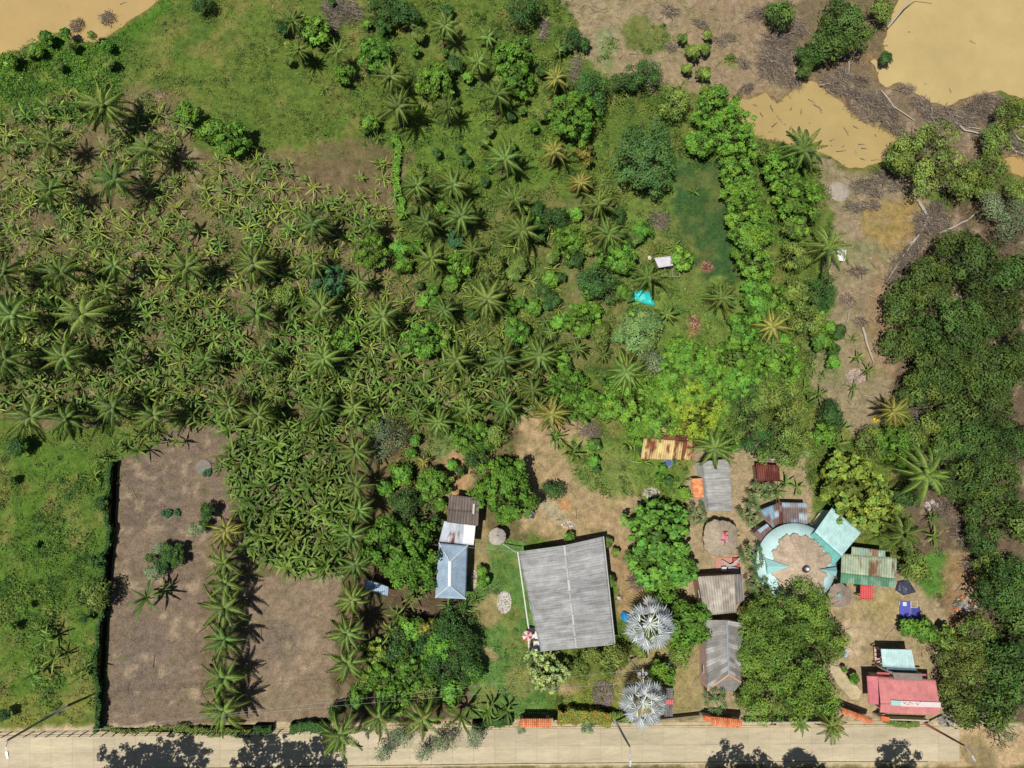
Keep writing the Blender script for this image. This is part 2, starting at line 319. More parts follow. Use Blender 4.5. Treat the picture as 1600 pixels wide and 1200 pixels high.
def ground_mat():
    m = bpy.data.materials.new('ground'); m.use_nodes = True; t = m.node_tree; N = t.nodes; L = t.links; p = N['Principled BSDF']
    p.inputs['Roughness'].default_value = .95; p.inputs['Specular IOR Level'].default_value = .08
    a = N.new('ShaderNodeAttribute'); a.attribute_name = 'Col'; k = N.new('ShaderNodeAttribute'); k.attribute_name = 'Mask'
    sp = N.new('ShaderNodeSeparateColor'); L.new(k.outputs['Color'], sp.inputs[0])
    tc = N.new('ShaderNodeTexCoord'); gm = N.new('ShaderNodeNewGeometry')
    def noise(s, d=6, r=.7):
        n = N.new('ShaderNodeTexNoise'); n.inputs['Scale'].default_value = s; n.inputs['Detail'].default_value = d
        n.inputs['Roughness'].default_value = r; L.new(gm.outputs['Position'], n.inputs['Vector']); return n.outputs[0]
    def mr(i, a0, a1, b0, b1):
        q = N.new('ShaderNodeMapRange'); q.inputs[1].default_value = a0; q.inputs[2].default_value = a1; q.inputs[3].default_value = b0; q.inputs[4].default_value = b1
        L.new(i, q.inputs[0]); return q.outputs[0]
    def mixc(f, A, B, bt='MIX'):
        x = N.new('ShaderNodeMix'); x.data_type = 'RGBA'; x.blend_type = bt
        if isinstance(f, float): x.inputs[0].default_value = f
        else: L.new(f, x.inputs[0])
        for i, s in ((6, A), (7, B)):
            if isinstance(s, tuple): x.inputs[i].default_value = (*s, 1)
            else: L.new(s, x.inputs[i])
        return x.outputs[2]
    def mth(op, A, B):
        x = N.new('ShaderNodeMath'); x.operation = op
        for i, s in enumerate((A, B)):
            if isinstance(s, (int, float)): x.inputs[i].default_value = s
            else: L.new(s, x.inputs[i])
        return x.outputs[0]
    n1 = noise(1.1); n2 = noise(5.5, 5, .8); n3 = noise(.28, 4, .6)
    c = mixc(1.0, a.outputs['Color'], mr(n1, .3, .7, .6, 1.4), 'MULTIPLY')
    c = mixc(1.0, c, mr(n2, .3, .7, .6, 1.4), 'MULTIPLY')
    c = mixc(1.0, c, mr(n3, .35, .65, .9, 1.1), 'MULTIPLY')
    # grass: dry straw flecks
    gf = mth('MULTIPLY', mr(noise(2.3, 5, .75), .52, .68, 0, .6), sp.outputs[0]); c = mixc(gf, c, alb((146, 150, 70)))
    # litter: pale dead leaves and dark crumbs on bare earth
    lf = mth('MULTIPLY', mr(noise(7.0, 3, .8), .58, .68, 0, .75), sp.outputs[1]); c = mixc(lf, c, alb((205, 180, 152)))
    df = mth('MULTIPLY', mr(noise(3.1, 5, .8), .57, .7, 0, .6), sp.outputs[1]); c = mixc(df, c, alb((92, 74, 62)))
    lf = mth('MULTIPLY', mr(noise(16.0, 2, .8), .62, .7, 0, .8), sp.outputs[1]); c = mixc(lf, c, alb((222, 204, 180)))
    lf = mth('MULTIPLY', mr(noise(13.0, 2, .8), .62, .7, 0, .6), sp.outputs[1]); c = mixc(lf, c, alb((70, 58, 50)))
    L.new(c, p.inputs['Base Color'])
    b = N.new('ShaderNodeBump'); b.inputs['Strength'].default_value = .6; b.inputs['Distance'].default_value = .12
    L.new(n2, b.inputs['Height']); L.new(b.outputs[0], p.inputs['Normal'])
    return m
GM = ground_mat()
tag(obj('ground', me, GM), kind='structure')
# water sheets, lying just below the banks
def water_mat(name, rgb):
    m = mat(name, alb(rgb, 1.5), .16, .4, attr=False, noise=[(.06, .86, 1.08), (.3, .95, 1.04), (2, .98, 1.02)], bump=(1.5, .25, .05)); return m
for i, (nm, c) in enumerate([('river', (199, 170, 114)), ('pond', (203, 180, 124)), ('pond', (193, 169, 112)), ('pond', (190, 158, 102))]):
    P = WATER[i]; cx = sum(p[0] for p in P)/len(P); cy = sum(p[1] for p in P)/len(P)
    b = MB(); b.add([tuple(G(cx+(x-cx)*1.12, cy+(y-cy)*1.12).xy)+(-.22-.004*i,) for x, y in P], [tuple(range(len(P)))])
    me = b.mesh(nm); me.materials.append(water_mat('muddy_water', c))
    if me.polygons[0].normal.z < 0: me.flip_normals()
    tag(obj(nm, me), kind='structure')

# ------------------------------------------------------------------ road
def lerp(a, b, t): return a+(b-a)*t
def piece(xs_, ys_, x): return float(np.interp(x, xs_, ys_))
RTx = [-260, 0, 400, 800, 1200, 1440, 1500]; RTy = [1158, 1152, 1147, 1139, 1136, 1135, 1135]
RBx = [-260, 0, 400, 800, 1200, 1500]; RBy = [1210, 1203, 1198, 1192, 1189, 1189]
b = MB(); px = -250.0; rr = random.Random(3); k = 0
while px < 1468:
    nxp = px+33
    for j in range(2):
        t = [G(x, lerp(piece(RTx, RTy, x), piece(RBx, RBy, x), f)) for x, f in ((px, .5*j), (nxp, .5*j), (nxp, .5*j+.5), (px, .5*j+.5))]
        c = sum(t, Vector())/4; v = [(c+(p-c)*.994).xy for p in t]
        base = (1.0 if px < 860 or j == 0 else .97); base *= .93 if (130 < px < 380) else 1
        if j == 0 and px > 600: base *= .9
        s_ = base*rr.uniform(.94, 1.05); b.prism([tuple(q) for q in v], 0.0, .03, (s_, s_, s_*rr.uniform(.96, 1)))
    px = nxp
tag(b.build('road', M['road']), kind='structure')
b = MB()
for (xx, yy, off, w0, w1, h) in ((RTx, RTy, -1, 0, -2.2, .12), (RBx, RBy, 1, 0, 2.2, .12)):
    p = -250
    while p < 1440:
        q = p+50; P = [G(p, piece(xx, yy, p)+off), G(q, piece(xx, yy, q)+off), G(q, piece(xx, yy, q)+off+w1), G(p, piece(xx, yy, p)+off+w1)]
        b.prism([tuple(v.xy) for v in P], 0, h, (1.04, 1.03, 1)); p = q
tag(b.build('kerb', M['concrete']), kind='structure')
b = MB()
p = -250
while p < 1440:   # concrete verge between kerb and fences
    q = p+50; P = [G(p, piece(RTx, RTy, p)-3.6), G(q, piece(RTx, RTy, q)-3.6), G(q, piece(RTx, RTy, q)-9), G(p, piece(RTx, RTy, p)-9)]
    v = rr.uniform(.9, 1.12); b.prism([tuple(u.xy) for u in P], 0, .05, (v*1.03, v, v*.96)); p = q
tag(b.build('pavement', M['concrete']), kind='structure')
b = MB(); b.prism([tuple(G(*p).xy) for p in [(1291, 1040), (1303, 1035), (1322, 1055), (1346, 1080), (1342, 1092), (1330, 1092), (1308, 1068)]], 0, .05, (1.0, .98, .92))
tag(b.build('path', M['concrete']), kind='structure')

# ------------------------------------------------------------------ foliage prototypes
def rot_to(nrm, r):
    """tangent frame for unit normals (n,3)"""
    a = np.cross(nrm, r); a /= np.linalg.norm(a, axis=1, keepdims=True)+1e-9
    return a, np.cross(nrm, a)
def leaves(P, Nn, size, rs, asp=.55):
    n = len(P); a, b_ = rot_to(Nn, rs.randn(n, 3)); s = size*rs.uniform(.65, 1.3, (n, 1))
    V = np.stack([P-a*s, P-b_*s*asp+a*s*.1, P+a*s-Nn*s*.25, P+b_*s*asp+a*s*.1], 1).reshape(-1, 3)
    return V, np.arange(4*n).reshape(n, 4)
CR = {}
#        clump radius m, leaf size m, clumps per m2 of dome, leaves per clump, flatten, leaf aspect
TY = dict(clump=(.55, .17, 1.05, 70, .72, .62), dark=(.85, .12, .55, 120, .75, .5), bright=(.5, .15, 1.2, 62, .65, .55), mangrove=(1.05, .16, .34, 150, .72, .5),
          olive=(.85, .13, .5, 130, .7, .5), yellow=(.42, .21, 1.5, 34, .7, .7), matte=(.75, .13, 1.0, 115, .62, .6), grey=(1.0, .10, .55, 95, .7, .35),
          bluish=(.42, .14, 1.7, 60, .85, .6), orange=(.5, .16, 1.2, 60, .7, .6), varieg=(.38, .17, 1.9, 42, .85, .6), big=(.7, .19, .9, 85, .74, .6))
def crown(kind, R, var, sparse=1.0):
    rc = {0: 1.1, 1: 2.0, 2: 3.3, 3: 4.6, 4: 6.2}; cls = min(rc, key=lambda q: abs(math.log(rc[q]/R))); R0 = rc[cls]
    key = (kind, cls, var, sparse)
    if key in CR: return CR[key], R0
    cr, ls, dens, per, fl, asp = TY[kind]; rs = np.random.RandomState(abs(hash((len(kind)*7+ord(kind[0])*13+ord(kind[-1]), cls, var))) % 99991)
    cr = min(cr, R0*.36); nc = max(14, int(dens*2*PI*R0*R0*.62*sparse)); ga = rs.uniform(0, 6.28)
    # low clumps round the rim, high in the middle, ragged outline from three random harmonics
    ph = rs.uniform(0, 6.28, 4); u = rs.rand(nc); az = rs.uniform(0, 2*PI, nc)
    zc = u**1.0*1.12-.12; rad = np.sqrt(np.clip(1-zc**2, 0, 1))
    ra = 1+.10*np.sin(2*az+ph[0])+.09*np.sin(3*az+ph[1])+.07*np.sin(5*az+ph[2])+.05*np.sin(9*az+ph[3])
    full = kind in ('big', 'matte', 'bluish', 'bright', 'varieg'); shell = rs.uniform(.84 if full else .64, 1.02, nc)
    Cc = np.stack([rad*np.cos(az)*ra*shell, rad*np.sin(az)*ra*shell, zc*fl*shell*rs.uniform(.85, 1.1, nc)], 1)*(R0-cr*.8)
    csz = cr*rs.uniform(.6, 1.25, nc); tone = rs.uniform(.7 if full else .55, 1.22 if full else 1.35, nc); hue = rs.uniform(-1, 1, nc)
    per_ = np.maximum(10, (per*(csz/cr)**2).astype(int)); ci = np.repeat(np.arange(nc), per_); n = len(ci)
    d = rs.randn(n, 3); d[:, 2] += .35; d /= np.linalg.norm(d, axis=1, keepdims=True)
    P = Cc[ci]+d*csz[ci][:, None]*rs.uniform(.55, 1.08, (n, 1))*np.array([1, 1, .8])
    out = Cc[ci]/(np.linalg.norm(Cc[ci], axis=1, keepdims=True)+1e-6)
    Nn = d*.7+out*.3+np.array([0, 0, .35])+rs.randn(n, 3)*.38; Nn /= np.linalg.norm(Nn, axis=1, keepdims=True)
    V1, F1 = leaves(P, Nn, ls, rs, asp)
    t = tone[ci]*rs.uniform(.82, 1.18, n); h = hue[ci]*.12+rs.uniform(-.06, .06, n)
    if kind == 'varieg': t = t*np.where(rs.rand(n) < .35, .45, 1.1)
    if kind == 'yellow': h = h+np.where(rs.rand(n) < .3, -.25, .05)
    c1 = np.stack([t*(1+h), t, t*(1-h)], 1)
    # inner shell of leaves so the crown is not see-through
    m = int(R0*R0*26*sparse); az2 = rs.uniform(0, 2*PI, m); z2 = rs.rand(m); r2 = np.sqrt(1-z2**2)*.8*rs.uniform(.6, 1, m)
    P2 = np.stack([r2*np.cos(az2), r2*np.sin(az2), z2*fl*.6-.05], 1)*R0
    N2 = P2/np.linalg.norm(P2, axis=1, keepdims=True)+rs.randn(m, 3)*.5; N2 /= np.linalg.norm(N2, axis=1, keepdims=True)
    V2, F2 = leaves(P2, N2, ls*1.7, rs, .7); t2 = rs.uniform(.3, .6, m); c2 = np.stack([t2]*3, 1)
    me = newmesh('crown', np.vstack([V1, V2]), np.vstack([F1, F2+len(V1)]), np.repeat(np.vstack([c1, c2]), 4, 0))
    CR[key] = me; return me, R0
def branchy(b, p0, d, L, r, depth, rs, up=.15, c=None):
    p = Vector(p0); d = Vector(d).normalized(); pts = [p.copy()]
    for i in range(3):
        d = (d+Vector((rs.uniform(-.3, .3), rs.uniform(-.3, .3), rs.uniform(-.2, .2)+up))).normalized(); p = p+d*L/3; pts.append(p.copy())
    b.tube(pts, r, r*.55, 5 if depth > 0 else 3, c, cap=False)
    if depth > 0:
        for k in range(rs.choice((2, 3))):
            q = pts[rs.choice((1, 2, 3))]
            branchy(b, q, d+Vector((rs.uniform(-1, 1), rs.uniform(-1, 1), rs.uniform(-.3, .5))), L*.68, r*.5, depth-1, rs, up, c)
TRK = []
for v in range(3):   # trunk for unit height / unit crown radius
    b = MB(); rs_ = random.Random(20+v); b.tube([(0, 0, -.1), (.02, .01, .3), (-.02, .03, .62)], .06, .04, 8, (1, 1, 1))
    for k in range(5):
        a = k*1.256+rs_.uniform(-.4, .4); branchy(b, (-.01, .02, rs_.uniform(.4, .62)), (math.cos(a), math.sin(a), .5), .6, .028, 1, rs_, .1, (1, 1, 1))
    me = b.mesh('trunk', True); me.materials.append(M['bark']); TRK.append(me)

# palms -----------------------------------------------------------------
def frond(rs, az, L, p0, droop, nl=34, lw=.9, wid=.088, tone=1.0, old=0.0, root=.15, tilt=0):
    n = 12; s = np.linspace(0, 1, n); pit = p0-droop*s**1.25; st = L/(n-1)
    rr_ = np.concatenate([[0], np.cumsum(np.cos(pit[:-1])*st)]); zz = np.concatenate([[0], np.cumsum(np.sin(pit[:-1])*st)])
    bend = rs.uniform(-.35, .35); sid = bend*rr_**2/L
    ca, sa = math.cos(az), math.sin(az)
    def W(r, t, z): return np.stack([ca*r-sa*t, sa*r+ca*t, z], -1)
    Vs = []; Fs = []; Cs = []
    w_ = np.linspace(.11, .02, n)
    V0 = np.concatenate([W(rr_, sid-w_/2, zz), W(rr_, sid+w_/2, zz)]); i = np.arange(n-1)
    Vs.append(V0); Fs.append(np.stack([i, i+1, i+1+n, i+n], 1)); cr = np.array([2.3, 2.1, 1.6])*tone; Cs.append(np.tile(cr, (2*n, 1)))
    ss = np.linspace(root, .995, nl)
    for side in (-1, 1):
        a = np.radians(np.linspace(62, 18, nl)+rs.uniform(-6, 6, nl))
        ln = lw*np.sin(PI*(.12+.80*ss**.9))**.7*rs.uniform(.85, 1.08, nl)
        r0 = np.interp(ss, s, rr_); t0 = np.interp(ss, s, sid); z0 = np.interp(ss, s, zz); pp = np.interp(ss, s, pit)
        dn = np.radians(rs.uniform(22, 48, nl)+22*ss)
        fx = np.cos(pp)*np.cos(a); fz = np.sin(pp)*np.cos(a); tx = side*np.sin(a)
        # two segments, second hangs more
        def step(r, t, z, l, dd):
            return r+l*fx*np.cos(dd)+0*r, t+l*tx*np.cos(dd), z+l*(fz*np.cos(dd)-np.sin(dd))
        r1, t1, z1 = step(r0, t0, z0, ln*.5, dn*.5); r2, t2, z2 = step(r1, t1, z1, ln*.5, dn+math.radians(18))
        wx = wid*.5*np.ones(nl)
        A = W(r0-wx, t0, z0); B = W(r0+wx, t0, z0); C1 = W(r1+wx, t1, z1); D = W(r1-wx, t1, z1); E = W(r2+wx*.3, t2, z2); Fp = W(r2-wx*.3, t2, z2)
        Vv = np.concatenate([A, B, C1, D, E, Fp]); q = np.arange(nl)
        o = sum(len(v) for v in Vs); Vs.append(Vv)
        Fs.append(np.concatenate([np.stack([q, q+nl, q+2*nl, q+3*nl], 1), np.stack([q+3*nl, q+2*nl, q+4*nl, q+5*nl], 1)])+o)
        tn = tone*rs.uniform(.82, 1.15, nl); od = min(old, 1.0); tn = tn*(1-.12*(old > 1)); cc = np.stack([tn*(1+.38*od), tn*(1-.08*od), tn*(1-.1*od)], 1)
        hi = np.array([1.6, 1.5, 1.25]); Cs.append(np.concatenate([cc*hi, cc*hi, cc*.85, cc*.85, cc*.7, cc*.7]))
    return np.vstack(Vs), np.vstack(Fs), np.vstack(Cs)
def palm_crown(seed, nf=21, L=4.5, young=False, lop=None, dead=0):
    rs = np.random.RandomState(seed); Vs = []; Fs = []; Cs = []; o = 0
    for k in range(nf):
        t = k/(nf-1); az = k*2.39996+rs.uniform(-.22, .22)
        p0 = math.radians(np.interp(t, [0, .15, .6, 1], [74, 52, 20, -14]))+rs.uniform(-.1, .1)
        dr = math.radians(np.interp(t, [0, .5, 1], [50, 72, 62]))*rs.uniform(.85, 1.15)
        old = max(0, (t-.8)*3.5) if rs.rand() < .55 else 0
        l = L*np.interp(t, [0, .3, 1], [.6, .95, 1.0])*rs.uniform(.82, 1.06)
        if lop is not None and t > .2: l *= 1+.28*math.cos(az-lop)
        tone = rs.uniform(.8, 1.15)
        if rs.rand() < dead: old = 2.2; tone *= .9
        V_, F_, C_ = frond(rs, az, l, p0, dr, lw=.95*L/4.5, tone=tone, old=old)
        Vs.append(V_); Fs.append(F_+o); Cs.append(C_); o += len(V_)
    b = MB()
    for k in range(0 if young else 7):
        a = rs.uniform(0, 6.28); b.ball((.32*math.cos(a), .32*math.sin(a), -.32-rs.rand()*.2), .14, (1.1, .85, .5), 4, 6)
    for k in range(3): b.tube([(0, 0, -.1), (.03*k, .02, .8+.25*k)], .05, .01, 4, (1.5, 1.5, 1.1), cap=False)
    q = [f for f in b.f if len(f) == 4]; Vs.append(np.array(b.v)); Fs.append(np.array(q)+o); Cs.append(np.array(b.c))
    return newmesh('crown', np.vstack(Vs), np.vstack(Fs), np.vstack(Cs))
PC = [palm_crown(100+i, nf=n_, dead=.07*(i % 3), L=4.5*(1-.05*(i % 2))) for i, n_ in enumerate((23, 25, 26, 19, 24, 27, 21, 28, 22, 17))]
PCY = [palm_crown(200+i, nf=13, L=3.0, young=True) for i in range(4)]
PTR = []
for v in range(4):
    b = MB(); rs_ = random.Random(40+v); dx, dy = rs_.uniform(-.5, .5), rs_.uniform(-.5, .5)
    b.tube([(dx, dy, -.05), (dx*.8, dy*.85, .15), (dx*.35, dy*.4, .55), (0, 0, 1)], .2, .12, 8, (1, 1, 1))
    for i in range(len(b.v)):
        if b.v[i][2] < 0: b.v[i] = ((b.v[i][0]-dx)*1.5+dx, (b.v[i][1]-dy)*1.5+dy, b.v[i][2])
    me = b.mesh('trunk', True); me.materials.append(M['palmbark']); PTR.append(me)
def fan_crown(seed, nf=18, L=1.5, Rf=1.15, segs=20, wid=1.0, span=200):
    rs = np.random.RandomState(seed); V_ = []; F_ = []; C_ = []
    def q(a, b_, c, d, col):
        o = len(V_); V_.extend([a, b_, c, d]); F_.append((o, o+1, o+2, o+3)); C_.extend([col]*4)
    for k in range(nf):
        t = k/(nf-1); az = k*2.4+rs.uniform(-.15, .15); el = math.radians(np.interp(t, [0, .25, 1], [72, 42, -8])); l = L*rs.uniform(.85, 1.15)
        d = np.array([math.cos(az)*math.cos(el), math.sin(az)*math.cos(el), math.sin(el)]); sdv = np.array([-math.sin(az), math.cos(az), 0]); up = np.cross(d, sdv)*-1
        e = d*l; q(sdv*.05, -sdv*.05, e-sdv*.03, e+sdv*.03, (1.0, 1.0, .85))
        dd = d*.85+np.array([0, 0, -.35]); dd /= np.linalg.norm(dd); un = np.cross(dd, sdv)
        if un[2] < 0: un = -un
        for j in range(segs):
            a = math.radians(-span/2+span*j/(segs-1)); w_ = math.radians(span/segs)*.42; rl = Rf*rs.uniform(.85, 1.1)*(1-.22*abs(a)/2.2)
            lift = .09 if j % 2 else -.09
            def pt(r, aa, z): return e+dd*r*math.cos(aa)*wid+sdv*r*math.sin(aa)+un*z+np.array([0, 0, -.18*(r/Rf)**2])
            tn = rs.uniform(.6, 1.12); col = (tn, tn, tn)
            q(e, pt(rl*.62, a-w_, -lift), pt(rl, a, lift-.06), pt(rl*.62, a+w_, lift), col)
    return newmesh('crown', np.array(V_), np.array(F_), np.array(C_))
# banana ----------------------------------------------------------------
def banana_arrays(seed, nl=9, L=1.9, W_=.42, stem=1.3, rag=.25):
    rs = np.random.RandomState(seed); V_ = []; F_ = []; C_ = []
    for k in range(nl):
        az = k*2.39996+rs.uniform(-.3, .3); t = k/(nl-1); p = math.radians(np.interp(t, [0, .4, 1], [68, 44, 18]))+rs.uniform(-.12, .12)
        dr = math.radians(np.interp(t, [0, 1], [45, 85]))*rs.uniform(.8, 1.15); n = 9; s = np.linspace(0, 1, n); l = L*rs.uniform(.6, 1.15)*(1 if t > .1 else .75)
        pit = p-dr*s**1.2; r = np.concatenate([[0], np.cumsum(np.cos(pit[:-1]))])*l/(n-1); z = np.concatenate([[0], np.cumsum(np.sin(pit[:-1]))])*l/(n-1)+stem
        wd_ = W_*.5*np.sin(PI*np.clip(.06+s*.92, 0, 1))**.6*(s > .06); wd_[0] = .03; tn = rs.uniform(.55, 1.3); b0 = rs.uniform(-.4, .4)
        o = len(V_)
        for i in range(n):
            jl, jr = rs.uniform(1-rag, 1.05, 2); sag = .3*wd_[i]
            for sd_, zz, cc in ((-wd_[i]*jl, -sag, tn*.9), (0, .0, tn*1.35), (wd_[i]*jr, -sag, tn*1.0)):
                rr_ = r[i]; tt = sd_+b0*rr_*rr_/l
                V_.append((math.cos(az)*rr_-math.sin(az)*tt, math.sin(az)*rr_+math.cos(az)*tt, z[i]+zz)); C_.append((cc, cc, cc))
        for i in range(n-1):
            for j in (0, 1): a = o+i*3+j; F_.append((a, a+3, a+4, a+1))
    o = len(V_)
    for i, (zz, rd) in enumerate(((-.05, .13), (stem, .07))):
        for k in range(6): V_.append((rd*math.cos(k*PI/3), rd*math.sin(k*PI/3), zz)); C_.append((1.1, 1.0, .7))
    for k in range(6): F_.append((o+k, o+(k+1) % 6, o+6+(k+1) % 6, o+6+k))
    return np.array(V_), np.array(F_), np.array(C_)
BA = dict(young=[banana_arrays(300+i, 8+i % 4, 1.5, .15, .5, .3) for i in range(7)], mature=[banana_arrays(330+i, 9+i % 3, 2.3, .33, 1.6, .4) for i in range(7)])
BM = {k: [newmesh('banana_plant', *a[:2], a[2]) for a in v] for k, v in BA.items()}
for k, v in BM.items():
    for m_ in v: m_.materials.append(M['bany'] if k == 'young' else M['ban'])

# ------------------------------------------------------------------ labels from neighbours one can find
LM = [('big grey corrugated roof', 885, 928), ('blue hip roof', 708, 890), ('turquoise tarp', 1002, 466), ('small white-roofed shed', 1037, 409), ('rusty yellow roof', 1042, 702),
      ('orange tiled awning', 1090, 763), ('round thatched shelter', 1127, 840), ('round turquoise building', 1245, 878), ('green rusty roof', 1357, 885), ('pink-roofed house', 1415, 1088),
      ('upper silver palm', 1015, 975), ('lower silver palm', 1005, 1098), ('left bare plot', 240, 900), ('middle bare plot', 455, 1010), ('white tub', 1313, 398), ('middle pond', 1290, 190),
      ('river corner', 60, 20), ('dark green patch', 1100, 350), ('scorched brown patch', 540, 268), ('right-hand pond', 1480, 80), ('matte green round tree', 1000, 505),
      ('dark bluish round tree', 513, 438), ('bright tree beside blue roof', 628, 862), ('big yellow-green tree', 1340, 765), ('big olive tree by road', 1235, 1010),
      ('domed mid-green tree', 1010, 243), ('maroon rusty shed', 1200, 738), ('round tree by brown shed', 788, 765), ('pale concrete disc', 318, 730), ('oval gravel bed', 942, 1085),
      ('top left photo corner', 0, 0), ('left photo edge midpoint', 0, 600), ('lower left photo corner', 0, 1200), ('photo centre', 800, 600), ('top photo edge midpoint', 800, 0), ('left edge quarter height', 0, 300), ('right photo edge midpoint', 1600, 600), ('lower right photo corner', 1600, 1200), ("twin trees by the meadow", 330, 206), ('left meadow lamp pole', 60, 1125)]
USED = {}
def autolabel(items, clock=False):
    """items: list of dict(x,y,look,obj). Unique 'look + rank + direction + landmark' for a category"""
    DN = ['right of', 'below-right of', 'below', 'below-left of', 'left of', 'above-left of', 'above', 'above-right of']
    CK = ["at %s o'clock from" % q for q in ('three', 'four', 'five', 'six', 'seven', 'eight', 'nine', 'ten', 'eleven', 'twelve', 'one', 'two')]
    ORD = ['nearest', 'second', 'third', 'fourth', 'fifth', 'sixth', 'seventh', 'eighth', 'ninth', 'tenth', 'eleventh', 'twelfth', 'thirteenth', 'fourteenth', 'fifteenth', 'sixteenth', 'seventeenth', 'eighteenth', 'nineteenth', 'twentieth']
    N_ = 12 if clock else 8; W_ = CK if clock else DN; sec = {}
    for li, (nm, lx, ly) in enumerate(LM):
        for i, it in enumerate(items):
            dx, dy = it['x']-lx, it['y']-ly; d = math.hypot(dx, dy)
            if d < 16: continue
            s = int(round(math.atan2(dy, dx)/(2*PI/N_))) % N_; sec.setdefault((li, s), []).append((d, i))
    best = {}
    for (li, s), L_ in sec.items():
        L_.sort()
        for rk, (d, i) in enumerate(L_[:20]):
            sc_ = rk*90+d
            if i not in best or sc_ < best[i][0]: best[i] = (sc_, li, s, rk)
    for i, it in enumerate(items):
        if i not in best: it['obj']['label'] = it['look']+' in the crowded rows of the plantation'; continue
        _, li, s, rk = best[i]; it['obj']['label'] = f"{it['look']}, {ORD[rk]} {W_[s]} the {LM[li][0]}"

# ------------------------------------------------------------------ coconut palms
PALMS = [(160,165,40),(78,222,30),(230,232,35),(177,280,38),(78,297,36),(457,33,22),(467,78,22),(527,80,21),(610,118,30),(622,167,36),(700,168,25),(695,40,24),(762,57,20),(747,97,23),(775,148,30),(790,247,31),
 (650,290,27),(708,288,30),(640,38,15),(868,122,24,'y'),(866,236,25,'y'),(873,77,14),(907,285,22,'y'),(1255,233,38),(5,427,34),(95,427,38),(178,415,32),(165,450,22),(290,417,38),(396,412,36),(18,492,42),(128,492,48),
 (8,562,44),(100,558,38),(198,562,24),(318,562,26),(400,490,36),(290,355,20),(488,350,36),(578,350,24),(665,347,32),(720,338,32),(488,412,26),(560,440,24),(502,482,34),(597,495,38),(672,405,30),(738,390,26),(692,485,28),
 (760,467,36),(505,560,32),(712,563,36),(785,562,34),(415,565,22),(815,360,32),(803,312,26),(935,318,32),(950,365,30),(1012,432,30),(1042,490,20),(1128,465,28),(843,555,36),(902,545,20),(978,582,38),(942,554,16),(1207,510,32,'y'),(1208,540,24),
 (1295,385,38),(47,652,40),(103,655,34),(175,637,34),(240,650,38),(358,637,32),(403,650,33),(352,830,27,'y'),(350,880,30),(352,912,30),(350,950,38),(350,1000,36),(350,1060,34),(350,1110,36),(500,640,32),(552,638,28),(555,707,34),(555,760,33),
 (560,797,30),(548,838,34),(555,883,34),(652,645,22),(685,660,28),(730,640,26),(790,635,30),(832,610,26),(860,648,30,'y'),(1117,700,32),(1397,643,27,'y'),(1448,742,44,'l'),(1412,835,36),(550,937,34),(542,990,36),(543,1037,34),
 (532,1148,38),(592,1122,33,'d'),(660,1125,34,'d'),(1252,1130,18),(1300,1135,26),(345,728,17),(662,722,17,'y'),(860,520,16)]
LOP = palm_crown(250, nf=22, L=4.6, lop=math.radians(165)); DEADP = palm_crown(251, nf=18, L=4.4, dead=.3)
PRND = random.Random(11); items = []
CB = []  # blockers for banana scatter
for t in PALMS:
    x, y, r = t[:3]; fl = t[3] if len(t) > 3 else ''
    small = r < 21; h = (1.6 if r < 18 else 2.6 if small else min(6.6, 2.2+r*.09))
    if x < 420 and y > 820: h = 3.6; r *= 1.14
    s = sca(x, y, h)*r
    p = G(x, y, h)
    src = PCY[PRND.randrange(4)] if small else LOP if fl == 'l' else DEADP if fl == 'd' else PC[PRND.randrange(10)]
    k = s/(2.55 if small else 3.75)
    size = 'small' if r < 23 else 'medium-sized' if r < 32 else 'broad'
    e = thing('coconut_palm', None, 'palm tree', (p.x, p.y, 0), 'coconut palms of the plantation')
    look = {'': 'olive-green', 'y': 'yellowish', 'l': 'lopsided', 'd': 'partly browned'}[fl]
    a = PRND.uniform(0, 6.28)
    tr = obj('trunk', PTR[PRND.randrange(4)], None, e); tr.scale = (1 if not small else .6, 1 if not small else .6, h)
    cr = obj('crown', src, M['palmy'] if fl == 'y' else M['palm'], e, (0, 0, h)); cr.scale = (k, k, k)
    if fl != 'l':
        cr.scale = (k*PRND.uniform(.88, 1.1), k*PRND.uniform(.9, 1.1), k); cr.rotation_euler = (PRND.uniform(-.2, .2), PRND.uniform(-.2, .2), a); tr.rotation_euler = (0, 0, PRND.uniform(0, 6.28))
    items.append(dict(x=x, y=y, look=f'{size} {look} coconut palm', obj=e)); CB.append((x, y, r*.42))
autolabel(items)
# silver and green fan palms
SF = [fan_crown(400+i, 27, 1.7, 1.05, 16, 1.2, 150) for i in range(2)]; GF = [fan_crown(410+i, 11, 1.1, .75, 12, 1.1, 170) for i in range(3)]
for i, (x, y, r, lab) in enumerate([(1015, 975, 37, 'silver-white fan palm beside the big grey roof and blue tarp'), (1005, 1098, 35, 'silver-white fan palm standing at the roadside wall')]):
    h = 5.0; p = G(x, y, h); e = thing('silver_palm', lab, 'palm tree', (p.x, p.y, 0), 'two silver fan palms')
    k = sca(x, y, h)*r/2.55; obj('trunk', PTR[0], None, e).scale = (1.2, 1.2, h); c = obj('crown', SF[i], M['silver'], e, (0, 0, h)); c.scale = (k, k, k)
items = []
for i, (x, y, r) in enumerate([(1117, 1093, 20), (1182, 912, 19), (1172, 805, 20), (1175, 870, 20), (1185, 770, 19), (1087, 803, 18), (987, 872, 14), (1205, 768, 14)]):
    h = 3.0; p = G(x, y, h); e = thing('fan_palm', None, 'palm tree', (p.x, p.y, 0), 'green fan palms in the yards')
    k = sca(x, y, h)*r/1.62; obj('trunk', PTR[i % 4], None, e).scale = (.7, .7, h); c = obj('crown', GF[i % 3], M['fan'], e, (0, 0, h), ); c.scale = (k, k, k); c.rotation_euler = (0, 0, i*1.3)
    items.append(dict(x=x, y=y, look='green fan palm', obj=e))
autolabel(items)

